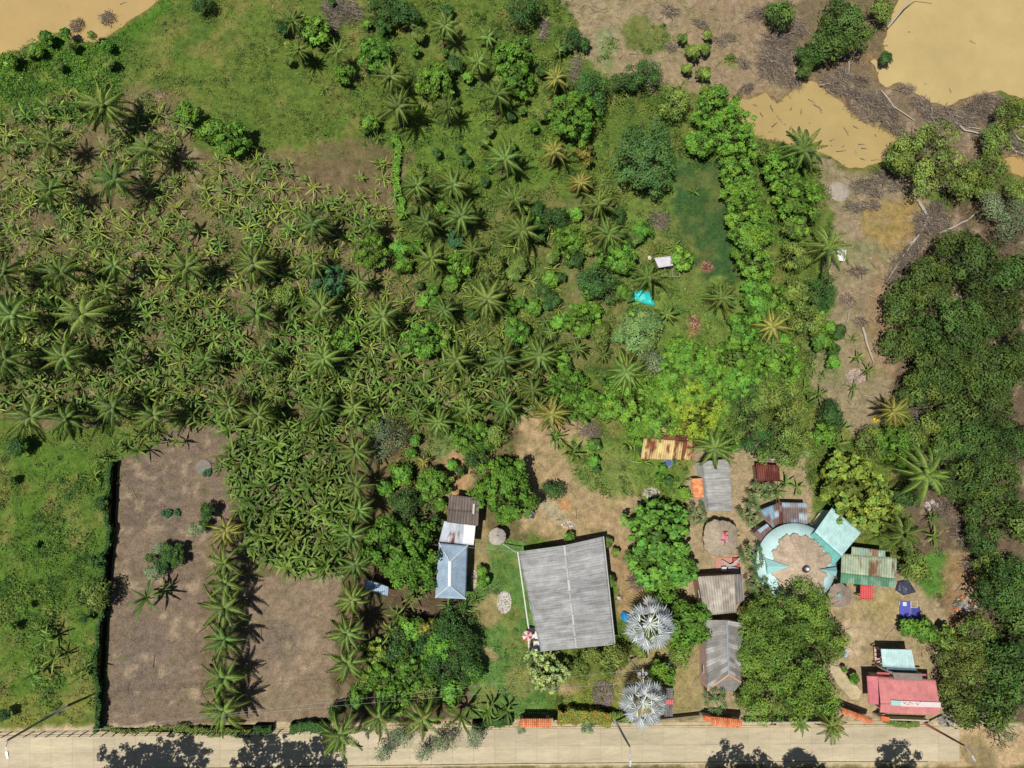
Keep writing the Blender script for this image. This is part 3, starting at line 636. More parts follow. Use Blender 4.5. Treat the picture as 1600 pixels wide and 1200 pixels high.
# ------------------------------------------------------------------ broadleaf trees
c_, d_, b_, m_, o_, y_, t_, g_, u_, r_, v_, B_ = 'clump', 'dark', 'bright', 'mangrove', 'olive', 'yellow', 'matte', 'grey', 'bluish', 'orange', 'varieg', 'big'
_r = random.Random(77); SHR = []
for _P, _n, _a, _b in (([(640,320),(860,300),(880,560),(660,560)],26,8,15),([(840,290),(1000,300),(1010,560),(860,590)],24,9,17),([(400,0),(880,0),(870,150),(640,140),(450,110)],24,6,14),([(640,150),(860,170),(860,300),(640,300)],14,6,11),([(960,560),(1260,560),(1260,700),(1100,690),(960,690)],10,14,22),([(560,650),(840,650),(800,720),(600,900)],14,8,16),([(0,700),(150,720),(140,1080),(0,1080)],5,6,12),([(880,690),(1060,700),(1060,770),(920,740)],10,6,12),([(1250,430),(1330,520),(1290,640),(1240,600)],7,9,15)):
    _c = 0
    while _c < _n:
        _x, _y = _r.uniform(0, 1400), _r.uniform(0, 1100)
        if inpoly(_P, _x, _y) and math.hypot(_x-788, _y-765) > 66 and math.hypot(_x-1010, _y-243) > 70: SHR.append((_x, _y, _r.uniform(_a, _b), _r.choice(('clump', 'dark', 'olive', 'clump', 'dark')))); _c += 1
TREES = [(290,175,19,b_),(330,205,26,c_),(362,215,30,c_),(315,4,17,d_),(72,57,13,c_),(102,52,11,c_),(142,54,8,o_),(165,70,10,c_),(88,102,9,o_),(12,92,14,c_),(495,42,27,c_),(537,112,18,b_),(585,80,27,c_),(575,193,17,c_),(680,125,35,c_),
 (600,8,30,d_),(632,18,24,d_),(598,38,15,d_),(800,88,36,c_),(806,120,30,c_),(710,100,15,d_),(818,8,34,d_),(882,70,12,d_),(897,55,16,d_),(912,68,11,d_),(925,142,36,d_),(897,180,42,b_),(850,178,14,o_),(915,236,20,r_),(975,127,19,d_),
 (1008,115,29,d_),(1053,155,31,o_),(1120,168,36,b_),(1145,205,42,b_),(1100,228,24,c_),(1010,243,53,'dome'),(1065,60,9,o_),(1085,82,14,o_),(1105,52,9,o_),(1075,108,10,o_),(1098,115,13,o_),(1103,74,10,o_),(1103,137,9,o_),
 (1152,270,30,b_),(1165,300,26,b_),(1222,22,27,m_),(1320,35,45,m_),(1300,62,34,m_),(1267,82,22,m_),(1258,106,15,m_),(1380,10,22,o_),(1385,90,10,d_),(1452,240,52,o_),(1415,238,26,o_),(1405,258,20,o_),(1560,220,27,o_),(1582,178,30,o_),
 (1545,265,32,o_),(1508,278,34,o_),(1222,262,34,b_),(1250,310,38,c_),(1205,245,25,o_),(1245,400,28,o_),(1238,355,20,o_),(1285,457,28,d_),(1258,498,31,o_),(1288,532,22,c_),(1407,532,33,m_),(1225,570,36,c_),(1205,465,28,b_),
 (1520,405,52,m_),(1455,440,46,m_),(1415,475,38,m_),(1500,512,58,m_),(1562,487,46,m_),(1475,575,50,m_),(1550,575,52,m_),(1590,330,28,g_),(1440,520,34,m_),(1590,430,38,m_),(1440,612,34,m_),(1487,640,40,m_),(1550,632,44,m_),
 (1525,695,45,m_),(1582,690,42,m_),(1500,745,40,m_),(1560,750,46,m_),(1530,790,34,m_),(1592,815,36,m_),(1590,560,40,m_),(1500,690,34,m_),(1400,697,36,c_),(1362,692,27,o_),(1425,690,26,o_),(1340,765,52,y_),(1312,740,30,y_),
 (1375,800,32,y_),(1420,775,22,d_),(1287,682,20,b_),(1300,650,24,d_),(1225,690,44,o_),(1208,625,38,o_),(1165,650,42,o_),(1185,690,34,d_),(1545,885,24,o_),(1430,880,26,o_),(1232,965,62,'road'),(1210,1015,48,'road'),(1255,1040,58,'road'),
 (1215,1090,52,'road'),(1270,965,42,'road'),(1422,983,17,c_),(1450,988,22,c_),(1480,1002,22,y_),(1525,990,32,o_),(1565,925,46,m_),(1592,968,36,m_),(1512,1050,44,o_),(1575,1040,40,m_),(1500,1085,36,o_),(1550,1108,42,m_),(1570,1145,30,g_),
 (1592,1078,34,m_),(1585,900,30,m_),(1600,1010,40,m_),(1335,1060,9,c_),(1320,1046,5,c_),(852,1050,31,v_),(905,1042,19,o_),(955,1035,27,o_),(928,1026,18,o_),(995,1016,15,o_),(1070,975,38,B_),(1037,918,28,b_),(1036,1052,22,b_),(1066,1020,20,o_),
 (955,908,11,o_),(950,850,9,o_),(962,865,8,o_),(918,1136,12,g_),(1030,830,48,'yard'),(1022,885,42,'yard'),(1056,880,34,'yard'),(788,765,50,B_),(865,766,18,d_),(890,838,9,c_),(1070,772,11,b_),(915,632,30,c_),(887,605,32,c_),(985,630,38,b_),
 (1035,650,34,b_),(1020,665,28,c_),(1075,590,47,b_),(1085,640,44,'fruit'),(1120,600,30,b_),(1060,670,24,r_),(1110,672,28,b_),(1155,600,34,c_),(1000,675,22,b_),(967,400,34,c_),(935,440,38,d_),(1000,512,38,t_),(907,500,29,c_),(940,525,20,o_),(1005,360,18,c_),
 (1022,568,26,g_),(1070,402,21,c_),(1160,338,32,b_),(1182,370,26,b_),(1178,408,34,b_),(1188,450,26,c_),(1185,478,26,c_),(1195,340,22,b_),(1155,555,38,c_),(1195,545,30,c_),(890,375,29,c_),(812,515,22,c_),(878,562,14,b_),(915,360,16,o_),(848,455,14,d_),
 (862,470,15,d_),(875,432,10,d_),(870,340,22,d_),(840,330,16,d_),(1060,535,16,c_),(580,392,32,c_),(628,388,20,c_),(628,414,18,c_),(513,438,30,u_),(438,462,22,o_),(535,525,26,c_),(660,532,34,c_),(715,415,23,c_),(770,415,24,o_),(712,372,14,u_),(422,535,10,d_),
 (607,680,36,g_),(625,740,22,c_),(632,785,27,d_),(677,755,30,c_),(680,815,15,d_),(625,858,56,B_),(650,890,36,B_),(738,685,32,c_),(745,715,30,d_),(775,680,24,o_),(24,697,17,d_),(155,787,13,d_),(147,877,15,d_),(262,862,15,d_),(275,876,12,d_),(248,858,11,g_),(278,858,10,d_),(242,895,13,g_),
 (235,872,9,d_),(260,801,8,u_),(277,801,6,u_),(325,797,15,d_),(305,827,13,g_),(319,819,9,d_),(323,738,7,u_),(140,932,29,o_),(5,1117,10,d_),(700,985,38,d_),(690,1040,38,d_),(650,1050,35,c_),(600,1062,33,c_),(725,1045,32,d_),(662,1005,26,d_),(590,1025,26,y_),
 (555,1090,20,c_),(665,985,20,r_),(722,1000,30,d_),(523,1112,13,d_),(630,1150,22,g_),(690,1160,22,g_),(742,1150,20,g_),(600,1175,20,g_),(665,1175,18,g_),(755,910,12,c_),(752,892,9,c_),(815,1140,8,g_),(1085,225,18,c_),(1050,600,26,c_),(1240,640,22,o_),(622,1010,28,d_),(640,982,24,c_),(728,1015,28,d_),(735,1048,24,c_),(705,1085,26,c_),(662,1088,28,o_),(615,1092,26,c_),(580,1060,22,o_),(690,1010,34,c_),(1185,960,30,'road'),(1180,1030,34,'road'),(1298,1000,34,'road'),(1275,1090,40,'road'),(1170,1085,24,'road'),(1505,1115,30,m_),(1540,840,30,m_),(1480,700,26,m_),(1465,660,24,o_),(1550,322,24,g_),(1585,352,34,g_),(1600,300,26,o_),(1530,296,16,o_),(55,78,11,c_),(165,96,11,o_),(110,72,10,o_),(40,84,9,o_),(1000,600,26,b_),(1040,612,32,b_),(1058,562,28,b_),(1098,566,28,b_),(1132,642,30,c_),(1140,685,22,c_),(1190,598,28,c_),(1230,612,24,o_),(1168,622,34,d_),(960,600,22,c_),(950,640,24,c_),(1148,305,22,b_),(1165,372,26,b_),(1200,500,26,c_),(1240,450,22,o_),(1216,532,28,c_),(1166,505,24,c_),(1230,290,24,o_),(1245,360,20,c_),(252,882,13,d_),(236,892,11,g_)]+SHR
NOTE = dict(clump='rounded green tree', dark='dark green bushy tree', bright='bright green leafy tree', mangrove='dark mangrove tree', olive='olive-green leafy tree', yellow='yellow-green large-leaved tree',
            matte='round matte green tree with flat dense crown', grey='greyish feathery tree', bluish='dark bluish-green round tree', orange='tree with orange-tinged crown', varieg='pale variegated round tree', big='large bright green dense tree')
MX = {'dome': ('matte', fol('leaf_dome', (78, 116, 50), .02), 'wide domed mid-green tree'), 'road': ('olive', fol('leaf_road_tree', (104, 138, 42), .04), 'fine-leaved olive-green roadside tree'),
      'yard': ('yellow', fol('leaf_yard_tree', (96, 148, 44), .05), 'airy bright green yard tree'), 'fruit': ('bright', fol('leaf_fruit', (138, 162, 36), .05), 'yellow-tinged bright green tree')}
TR_ = random.Random(5); items = []; shr = []
for t in TREES:
    x, y, r, k = t; look = NOTE.get(k); m1 = M.get(k)
    if k in MX: k, m1, look = MX[k]
    s0 = sca(x, y, 3)*r; fl = TY[k][4]
    Ht = max(.8, min(9.0, s0*1.35+.9)); zc = max(.1, Ht-fl*s0)
    if k == 'bluish' and s0 < 1: zc = .1
    R = sca(x, y, zc)*r*(1.08 if t[3] == 'dome' else 1.1); p = G(x, y, zc+.2*R); small = R < 1.55
    e = thing('shrub' if small else 'tree', None, 'shrub' if small else 'tree', (p.x, p.y, 0))
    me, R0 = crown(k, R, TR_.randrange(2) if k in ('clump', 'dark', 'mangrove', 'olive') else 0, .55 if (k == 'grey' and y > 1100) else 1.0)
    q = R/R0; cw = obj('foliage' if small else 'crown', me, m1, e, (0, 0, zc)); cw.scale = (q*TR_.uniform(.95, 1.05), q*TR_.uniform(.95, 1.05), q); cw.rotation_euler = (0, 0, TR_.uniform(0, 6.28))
    tk = obj('stem' if small else 'trunk', TRK[TR_.randrange(3)], None, e); tk.scale = (R*1.15, R*1.15, zc+R*.35); tk.rotation_euler = (0, 0, TR_.uniform(0, 6.28))
    if small: look = look.replace('tree', 'shrub')
    elif r > 34 and 'large' not in look and 'wide' not in look: look = 'large '+look
    (shr if small else items).append(dict(x=x, y=y, look=look, obj=e)); CB.append((x, y, r*.95))
for it in items+shr: it['obj']['group'] = 'broadleaf trees around the farm' if it in items else 'low shrubs around the farm'
# tall trees standing across the road, just outside the frame: their shade falls on the road
for i, (x, y, R, h) in enumerate([(215, 1206, 4.6, 15), (285, 1192, 4.0, 15), (420, 1194, 4.6, 15), (492, 1196, 4.4, 14), (1140, 1200, 3.6, 13), (1252, 1202, 3.4, 13), (1402, 1190, 3.2, 13), (1190, 1206, 3.0, 12)]):
    hm = h-R*.5; p = G(x, y); gx, gy = p.x-SUNT.x*hm, p.y-SUNT.y*hm
    e = thing('tree', None, 'tree', (gx, gy, 0), 'broadleaf trees around the farm'); me, R0 = crown('clump', R, i % 2); q = R/R0
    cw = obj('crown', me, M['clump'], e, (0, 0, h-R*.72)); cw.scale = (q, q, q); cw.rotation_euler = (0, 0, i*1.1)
    obj('trunk', TRK[i % 3], None, e).scale = (R, R, h-R*.4); items.append(dict(x=x, y=1260, look='tall rounded tree across the road', obj=e))
autolabel(items); autolabel(shr)

# ------------------------------------------------------------------ bananas
AREAS = [('young', [(-20,185),(60,165),(110,140),(200,175),(275,170),(300,240),(420,250),(600,330),(560,420),(560,470),(300,470),(-20,470)], 18.5, (9,18), 'upper left plantation'),
         ('mid', [(-20,470),(560,470),(860,570),(850,640),(560,670),(330,660),(100,640),(-20,640)], 18, (12,21), 'middle of the plantation'),
         ('mature', [(355,670),(520,665),(535,760),(530,905),(470,900),(385,865),(360,780)], 17, (13,25), 'dense plot below the plantation'),
         ('young', [(560,260),(625,230),(640,420),(690,470),(860,330),(880,580),(640,520),(560,440)], 26, (9,15), 'scattered right part of the plantation')]
BR = random.Random(99); plants = []
for kind, P, sp, (r0, r1), where in AREAS:
    x0, x1 = min(p[0] for p in P), max(p[0] for p in P); y0, y1 = min(p[1] for p in P), max(p[1] for p in P); loc = []
    for _ in range(12000):
        x, y = BR.uniform(x0, x1), BR.uniform(y0, y1)
        if not inpoly(P, x, y): continue
        if any((x-a)**2+(y-b)**2 < sp*sp*.72 for a, b in loc): continue
        if float(fbm(np.array(x), np.array(y), 60, 55)) < (.33 if 'dense' in where else .39): continue
        if any((x-a)**2+(y-b)**2 < c*c for a, b, c in CB): continue
        loc.append((x, y)); kk = ('mature' if BR.random() < .3 else 'young') if kind == 'young' else kind if kind != 'mid' else ('mature' if BR.random() < .72 else 'young')
        plants.append((x, y, BR.uniform(r0, r1), kk, where))
EXTRA = [(235,932,28,'mature'),(250,922,16,'mature'),(70,1000,20,'mature'),(82,1030,19,'mature'),(50,1055,20,'mature'),(60,985,16,'mature'),(132,1045,19,'mature'),(120,1060,15,'mature'),(180,700,17,'mature'),(215,705,18,'mature'),(150,715,17,'mature'),(245,690,15,'mature'),
 (148,745,15,'young'),(275,690,15,'mature'),(200,680,17,'mature'),(360,750,15,'mature'),(230,675,16,'mature'),(865,683,18,'mature'),(895,708,19,'mature'),(990,705,17,'young'),(1006,722,15,'young'),(1040,745,14,'young'),(505,137,11,'young'),(485,120,10,'young'),
 (630,155,11,'young'),(700,190,12,'young'),(760,185,12,'young'),(785,188,12,'young'),(590,215,12,'young'),(592,255,15,'young'),(598,278,15,'young'),(450,255,12,'young'),(410,250,12,'young'),(720,1115,24,'mature'),(762,1112,19,'mature'),(792,1113,18,'mature'),
 (640,935,18,'mature'),(660,925,17,'mature'),(620,960,19,'mature'),(610,985,17,'mature'),(700,950,18,'mature'),(720,955,17,'mature'),(742,938,12,'young'),(1335,527,9,'young'),(1344,557,13,'mature'),(1362,578,14,'mature'),(1270,575,10,'young'),(1257,607,14,'young'),
 (1335,607,13,'young'),(1285,615,15,'mature'),(1300,640,15,'mature'),(1320,670,16,'mature'),(1310,695,15,'mature'),(1465,840,16,'mature'),(1230,755,16,'mature'),(1250,762,15,'mature'),(1215,770,14,'mature'),(1265,630,14,'mature'),(950,300,12,'young'),(1085,300,10,'young'),
 (1052,385,14,'young'),(1030,395,12,'young'),(1180,520,14,'young'),(1460,810,13,'mature'),(800,560,14,'young'),(1050,560,12,'young'),(960,300,12,'young'),(830,590,15,'young'),(870,590,14,'young'),(900,590,14,'young'),(1182,395,9,'young')]
ex = [(x, y, r, k, None) for x, y, r, k in EXTRA]
plants.sort(key=lambda p: -p[2]*(1.15 if p[3] == 'mature' else 1)); n_ind = 300-len(ex)
keep, rest = plants[:n_ind], plants[n_ind:]; items = []
def bparam(x, y, r, k):
    h = 1.0 if k == 'young' else 2.4; p = G(x, y, h*.8); q = sca(x, y, h)*r*1.12/(1.25 if k == 'young' else 1.95); return p, q
for i, (x, y, r, k, wh) in enumerate(keep+ex):
    p, q = bparam(x, y, r, k); o = obj('banana_plant', BM[k][BR.randrange(7)], None, None, (p.x, p.y, 0)); o.scale = (q, q, q*BR.uniform(.75, 1.5)); o.rotation_euler = (0, 0, BR.uniform(0, 6.28))
    lk = 'yellow-green banana plant' if k == 'young' else 'dark green banana plant'
    lk = ('small ' if r < 12.5 else 'big ' if r > 20 else '')+lk
    tag(o, None, 'banana plant', f'banana plants in the {wh}' if wh else 'scattered banana plants'); items.append(dict(x=x, y=y, look=lk, obj=o))
autolabel(items, True)
if rest:
    for kk in ('young', 'mature'):
        Vs = []; Fs = []; Cs = []; o = 0
        for (x, y, r, k, wh) in rest:
            if k != kk: continue
            V_, F_, C_ = BA[k][BR.randrange(7)]; p, q = bparam(x, y, r, k); a = BR.uniform(0, 6.28); ca, sa = math.cos(a)*q, math.sin(a)*q
            Vs.append(np.stack([V_[:, 0]*ca-V_[:, 1]*sa+p.x, V_[:, 0]*sa+V_[:, 1]*ca+p.y, V_[:, 2]*q], 1)); Fs.append(F_+o); o += len(V_); Cs.append(C_*BR.uniform(.8, 1.2))
        if Vs: tag(obj('banana_undergrowth', newmesh('banana_undergrowth', np.vstack(Vs), np.vstack(Fs), np.vstack(Cs)), M['bany'] if kk == 'young' else M['ban']),
                   f"smaller {'yellow-green' if kk == 'young' else 'dark green'} banana plants filling the plantation rows", 'banana plants', kind='stuff')

# ------------------------------------------------------------------ ground cover (weeds and grass tufts)
rs = np.random.RandomState(1)
def cover(name, label, cat, n, cond, size, leafn, colk, hgt, colf=None, box=(-60, -50, 1660, 1135), lsz=.12):
    px_ = rs.uniform(box[0], box[2], n); py_ = rs.uniform(box[1], box[3], n); c, g, l = paint(px_, py_); ok = cond(px_, py_, g, l) & (waterd(px_, py_) < -3)
    px_, py_, c = px_[ok], py_[ok], c[ok]
    r = (ROT.to_4x4()); K = np.stack([(px_-800)/FP, (600-py_)/FP, -np.ones_like(px_)]); R3 = np.array(ROT); D = R3 @ K; t = H/-D[2]; bx, by = D[0]*t, D[1]*t
    m = len(bx); sz = size*rs.uniform(.4, 1.5, m)**1.2; i = np.repeat(np.arange(m), leafn); n2 = len(i)
    a = rs.uniform(0, 6.28, n2); rr_ = np.sqrt(rs.rand(n2))*sz[i]
    P = np.stack([bx[i]+np.cos(a)*rr_, by[i]+np.sin(a)*rr_, hgt*sz[i]/size*(1-(rr_/sz[i])**2)*rs.uniform(.3, 1, n2)+.03], 1)
    Nn = np.stack([np.cos(a)*.6, np.sin(a)*.6, np.ones(n2)], 1)+rs.randn(n2, 3)*.45; Nn /= np.linalg.norm(Nn, axis=1, keepdims=True)
    V_, F_ = leaves(P, Nn, lsz, rs, .4); tn = (rs.uniform(.6, 1.5, m)[i]*rs.uniform(.8, 1.2, n2))[:, None]; hu = rs.uniform(-.2, .25, m)[i]
    if colf is not None: c = np.array([alb(q, 1.2) for q in colf])[rs.randint(0, len(colf), m)]
    cc = c[i]*tn*colk*np.stack([1+hu, np.ones(n2), 1-hu*.5], 1)
    tag(obj(name, newmesh(name, V_, F_, np.repeat(cc, 4, 0)), MW), label, cat, kind='stuff')
MW = mat('weed_leaf', (1, 1, 1), .6, .25)
cover('weeds', 'low green weeds and grass tufts covering the meadow ground', 'weeds', 42000, lambda x, y, g, l: (psd([(1045, 262), (1095, 240), (1142, 300), (1160, 400), (1150, 440), (1100, 446), (1062, 380), (1040, 320)], x, y) < 0) & (rs.rand(len(x)) < np.clip(g-.25, 0, 1)*.85*np.clip(fbm(x, y, 30, 777)*2.4-.5, .1, 1)), .42, 9, 1.4, .2)
cover('tall_weeds', 'tall dark weed clumps in the meadows', 'weeds', 9000, lambda x, y, g, l: (g > .6) & (psd([(1045, 262), (1095, 240), (1142, 300), (1160, 400), (1150, 440), (1100, 446), (1062, 380), (1040, 320)], x, y) < 0) & (fbm(x, y, 45, 888) > .5), .8, 26, .85, .6)
PLT = [(-20,185),(60,168),(110,145),(275,145),(300,240),(480,238),(610,230),(640,300),(860,300),(880,590),(850,650),(700,690),(330,665),(100,660),(-20,640)]
DKG = [(60, 94, 36), (84, 116, 44), (104, 126, 48), (74, 104, 42), (116, 130, 56)]
cover('undergrowth', 'low leafy undergrowth between the plantation palms', 'undergrowth', 9000, lambda x, y, g, l: (psd(PLT, x, y) > 0) & (esd((540, 268, 95, 50), x, y) < 0) & (fbm(x, y, 38, 991)+.12*(y > 400) > .47), .6, 16, .9, .5, DKG, (-30, 130, 900, 700), .15)
cover('scrub', 'rough leafy scrub growing between the trees', 'scrub', 5200, lambda x, y, g, l: (g > .45) & (fbm(x, y, 40, 992) > .47) & (psd([(1045, 250), (1160, 300), (1170, 440), (1090, 450), (1040, 330)], x, y) < 0), .75, 26, .9, .8, DKG, (560, -20, 1300, 820), .15)
cover('meadow_clumps', 'dark leafy clumps dotted over the left meadow', 'weeds', 900, lambda x, y, g, l: (g > .6) & (fbm(x, y, 40, 993) > .53), .7, 26, .95, .5, DKG[:3], (-20, 700, 160, 1120), .15)
cover('bank_scrub', 'dense bright scrub on the river bank', 'scrub', 900, lambda x, y, g, l: (g > .4) & (fbm(x, y, 30, 995) > .36), .7, 26, 1, .4, [(84, 126, 40), (98, 138, 44), (70, 108, 38)], (-30, 60, 190, 190), .15)
ML = mat('litter', alb((196, 176, 150)), .9, .1)
def litter(name, label, cat, n, cond, lo, hi, rad, m):
    px_ = rs.uniform(0, 1600, n); py_ = rs.uniform(0, 1132, n); c, g, l = paint(px_, py_); ok = cond(px_, py_, g, l); px_, py_ = px_[ok], py_[ok]; V_ = []; F_ = []; C_ = []
    for x, y in zip(px_, py_):
        p = G(x, y); a = rs.uniform(0, PI); L_ = rs.uniform(lo, hi); d = Vector((math.cos(a), math.sin(a), rs.uniform(-.08, .12)))*L_/2; s = Vector((-math.sin(a), math.cos(a), 0))*rad*rs.uniform(.6, 1.5)
        o = len(V_); z = Vector((0, 0, .06)); u = Vector((0, 0, rad)); V_ += [p-d-s+z, p-d+u+z, p-d+s+z, p+d-s+z, p+d+u+z, p+d+s+z]; F_ += [(o, o+3, o+4, o+1), (o+1, o+4, o+5, o+2), (o, o+2, o+5, o+3)]; t = rs.uniform(.45, 1.25); C_ += [(t, t, t)]*6
    if V_: tag(obj(name, newmesh(name, np.array(V_), np.array(F_), np.array(C_)), m), label, cat, kind='stuff')
litter('twig_litter', 'scattered dry twigs and bleached sticks on the bare earth', 'twigs', 16000, lambda x, y, g, l: (rs.rand(len(x)) < l*.9*np.where((x > 880) & (y < 650), 1, np.where(x < 560, .02, .15))) & (g < .5) & (waterd(x, y) < 2), .3, 1.7, .03, ML)

# ------------------------------------------------------------------ brush heaps, dead bushes, driftwood, floating sticks
HEAPS = [(1215,70,28,22,0),(1210,110,24,24,60),(1240,45,18,16,0),(1238,130,10,14,80),(1300,135,22,12,30),(1335,150,26,12,30),(1362,158,26,13,20),(1345,178,26,10,35),(1385,175,20,12,40),(1400,205,22,10,45),(1375,192,20,8,35),
 (1415,140,14,8,0),(1440,165,18,11,20),(1465,188,24,12,15),(1495,192,26,13,0),(1520,175,20,17,-30),(1535,160,16,12,-40),(1560,160,16,8,0),(1575,208,16,12,40),(1590,235,16,10,30),(1350,290,22,11,-10),(1385,275,20,14,-20),(1420,262,16,12,0),
 (1335,325,16,8,0),(1362,322,12,8,0),(1460,335,20,16,-50),(1445,360,14,18,20),(1425,392,20,10,-45),(1405,415,20,12,-40),(1395,435,16,8,-20),(1340,425,14,8,0),(1435,640,12,22,-20),(1452,655,14,14,0),(1470,795,14,10,0),(1500,825,18,16,0),
 (1518,850,20,12,30),(1510,880,10,8,0),(535,18,32,22,20),(515,45,16,14,0),(922,672,18,11,0),(928,690,10,10,0),(1046,18,14,9,20),(1095,40,14,6,30),(1122,66,14,7,20),(1048,75,10,7,0),(1185,22,22,10,-10),(120,40,12,8,-50),(168,30,8,12,20),(995,905,11,15,0),(898,110,6,22,15),
 (850,48,5,18,10),(1222,655,18,10,-40),(1318,118,16,10,40),(1345,128,14,9,20),(1455,178,16,9,10),(1480,176,14,9,0),(1510,190,16,10,10),(1540,178,12,12,0),(1550,195,12,8,20),(1440,345,14,16,-20),(1468,350,16,10,0),(1412,402,16,10,-50),(1365,300,14,9,0),(1400,292,14,8,-20),(1195,95,12,14,30),(1225,95,14,16,80),(1160,100,12,7,40),(1140,60,12,6,20),(1165,140,14,6,-30),(1325,468,9,11,0),(1345,503,11,7,0),(1030,345,16,14,0)]
HR = random.Random(21); items = []
for (x, y, rx, ry, an) in HEAPS:
    s = sca(x, y); c = G(x, y); b = MB(); a0 = math.radians(-an); n = int(36+rx*ry*.5)
    for i in range(n):
        t = HR.uniform(0, 6.28); q = math.sqrt(HR.random()); ex_, ey = q*rx*s*math.cos(t), q*ry*s*math.sin(t)
        cx, cy = ex_*math.cos(a0)-ey*math.sin(a0), ex_*math.sin(a0)+ey*math.cos(a0); z = .05+HR.random()*(1-q)*.9+.08
        L_ = HR.uniform(.4, 1.7)*min(1.4, .5+ry*s*.6); ang = (a0+HR.gauss(0, .6)) if HR.random() < .6 else HR.uniform(0, 6.28)
        d = Vector((math.cos(ang), math.sin(ang), HR.uniform(-.18, .22)))*L_/2; k = Vector((HR.uniform(-.15, .15), HR.uniform(-.15, .15), .1))*L_; p = Vector((cx, cy, z)); tn = HR.uniform(.35, 1.1)*(1.6 if HR.random() < .12 else 1); r = HR.uniform(.012, .042)
        b.tube([p-d, p+k*.7, p+d], r, r*.5, 3, (tn, tn*.97, tn*.95), cap=False)
    o = b.build('brush_heap', M['dead'], None, False, (c.x, c.y, 0)); tag(o, None, 'brush heap', 'heaps of dead branches'); items.append(dict(x=x, y=y, look='tangled grey brush heap', obj=o))
autolabel(items)
LOGS = [((1346,512),(1352,535),(1364,568),.17),((1325,490),(1324,500),(1322,508),.07),((1488,190),(1505,205),(1532,211),.17),((1505,204),(1512,200),(1530,203),.1),((1565,208),(1585,200),(1602,200),.14),((1570,225),(1585,238),(1602,244),.14),((1578,205),(1590,218),(1602,224),.1),
 ((1385,45),(1400,25),(1413,10),.16),((1413,10),(1425,3),(1448,8),.07),((1440,360),(1448,340),(1430,312),.14),((1440,360),(1410,400),(1376,455),.1),((1465,366),(1490,355),(1510,345),.16),((1325,115),(1325,98),(1343,76),.09),((1280,135),(1300,130),(1302,143),.12),((1375,142),(1395,168),(1428,190),.12),
 ((1432,167),(1450,175),(1466,205),.1),((1350,460),(1365,465),(1378,460),.05),((1418,383),(1425,378),(1429,373),.14),((1510,345),(1525,332),(1545,325),.1),((1432,312),(1450,340),(1462,345),.12),((843,60),(850,40),(858,28),.1),((1346,618),(1358,620),(1372,619),.06),((1370,660),(1380,656),(1386,648),.07),((1250,118),(1262,100),(1270,88),.05)]
items = []
for (a, m2, c2, r) in LOGS:
    q0 = G(*m2); P = [G(*a)-q0, Vector((0, 0, 0)), G(*c2)-q0]
    up = .9 if a == (1385, 45) or a == (1413, 10) else 0
    P = [P[0]+Vector((0, 0, r+.1)), P[1]+Vector((0, 0, r+.12+up*1.5)), P[2]+Vector((0, 0, r+.1+up*3))]
    if a == (1413, 10): P[0].z = 2.9
    b = MB(); b.tube([P[0], P[0].lerp(P[1], .5)+Vector((.06, .05, 0)), P[1], P[1].lerp(P[2], .5)+Vector((-.06, .06, .02)), P[2]], r, r*.55, 8, (1, 1, 1))
    e = b.build('driftwood_log', M['drift'], None, True, (q0.x, q0.y, 0)); tag(e, None, 'log', 'bleached fallen trunks and logs'); items.append(dict(x=m2[0], y=m2[1], look='bleached bare log', obj=e))
autolabel(items)
items = []; SR = random.Random(31)
STK = [(1206,170,12,70),(1222,158,5,0),(1236,170,6,-60),(1252,174,9,-80),(1278,168,16,35),(1283,175,7,60),(1268,158,12,30),(1322,206,15,65),(1337,199,8,30),(1367,198,8,80),(1368,212,4,70),(1346,226,10,0),(1350,232,9,5),(1300,219,8,-30),(1300,227,5,0),(1314,236,16,-8),(1337,238,7,85),(1348,249,8,20),(1368,250,14,-5),(1380,243,8,-30),
       (1318,228,6,-40),(1218,186,14,55),(1210,195,12,-40),(1235,200,8,-60),(1227,195,6,40),(1266,192,5,-45),(193,5,11,-25),(1485,142,7,70),(1421,50,4,0),(1600-80,66,10,30),(1180,165,7,20),(1170,180,8,-50),(1190,180,9,60),(1446,131,3,0),(1205,205,9,-20)]
for (x, y, L_, an) in STK:
    s = sca(x, y); c = G(x, y, -.2); a = math.radians(-an); d = Vector((math.cos(a), math.sin(a), 0))*L_*s/2; b = MB(); tn = SR.uniform(.35, 1.3); k = Vector((-d.y, d.x, 0))*SR.uniform(-.12, .12)
    b.tube([-d, k, d], .07, .04, 6, (tn, tn, tn)); b.tube([k, k+Vector((-d.y, d.x, .1))*.35+d*.3], .035, .02, 4, (tn, tn, tn))
    o = b.build('floating_stick', M['dead'], None, True, (c.x, c.y, -.19)); tag(o, None, 'stick', 'sticks floating in the muddy water'); items.append(dict(x=x, y=y, look=('pale' if tn > .8 else 'dark')+' stick floating on muddy water', obj=o))
autolabel(items)

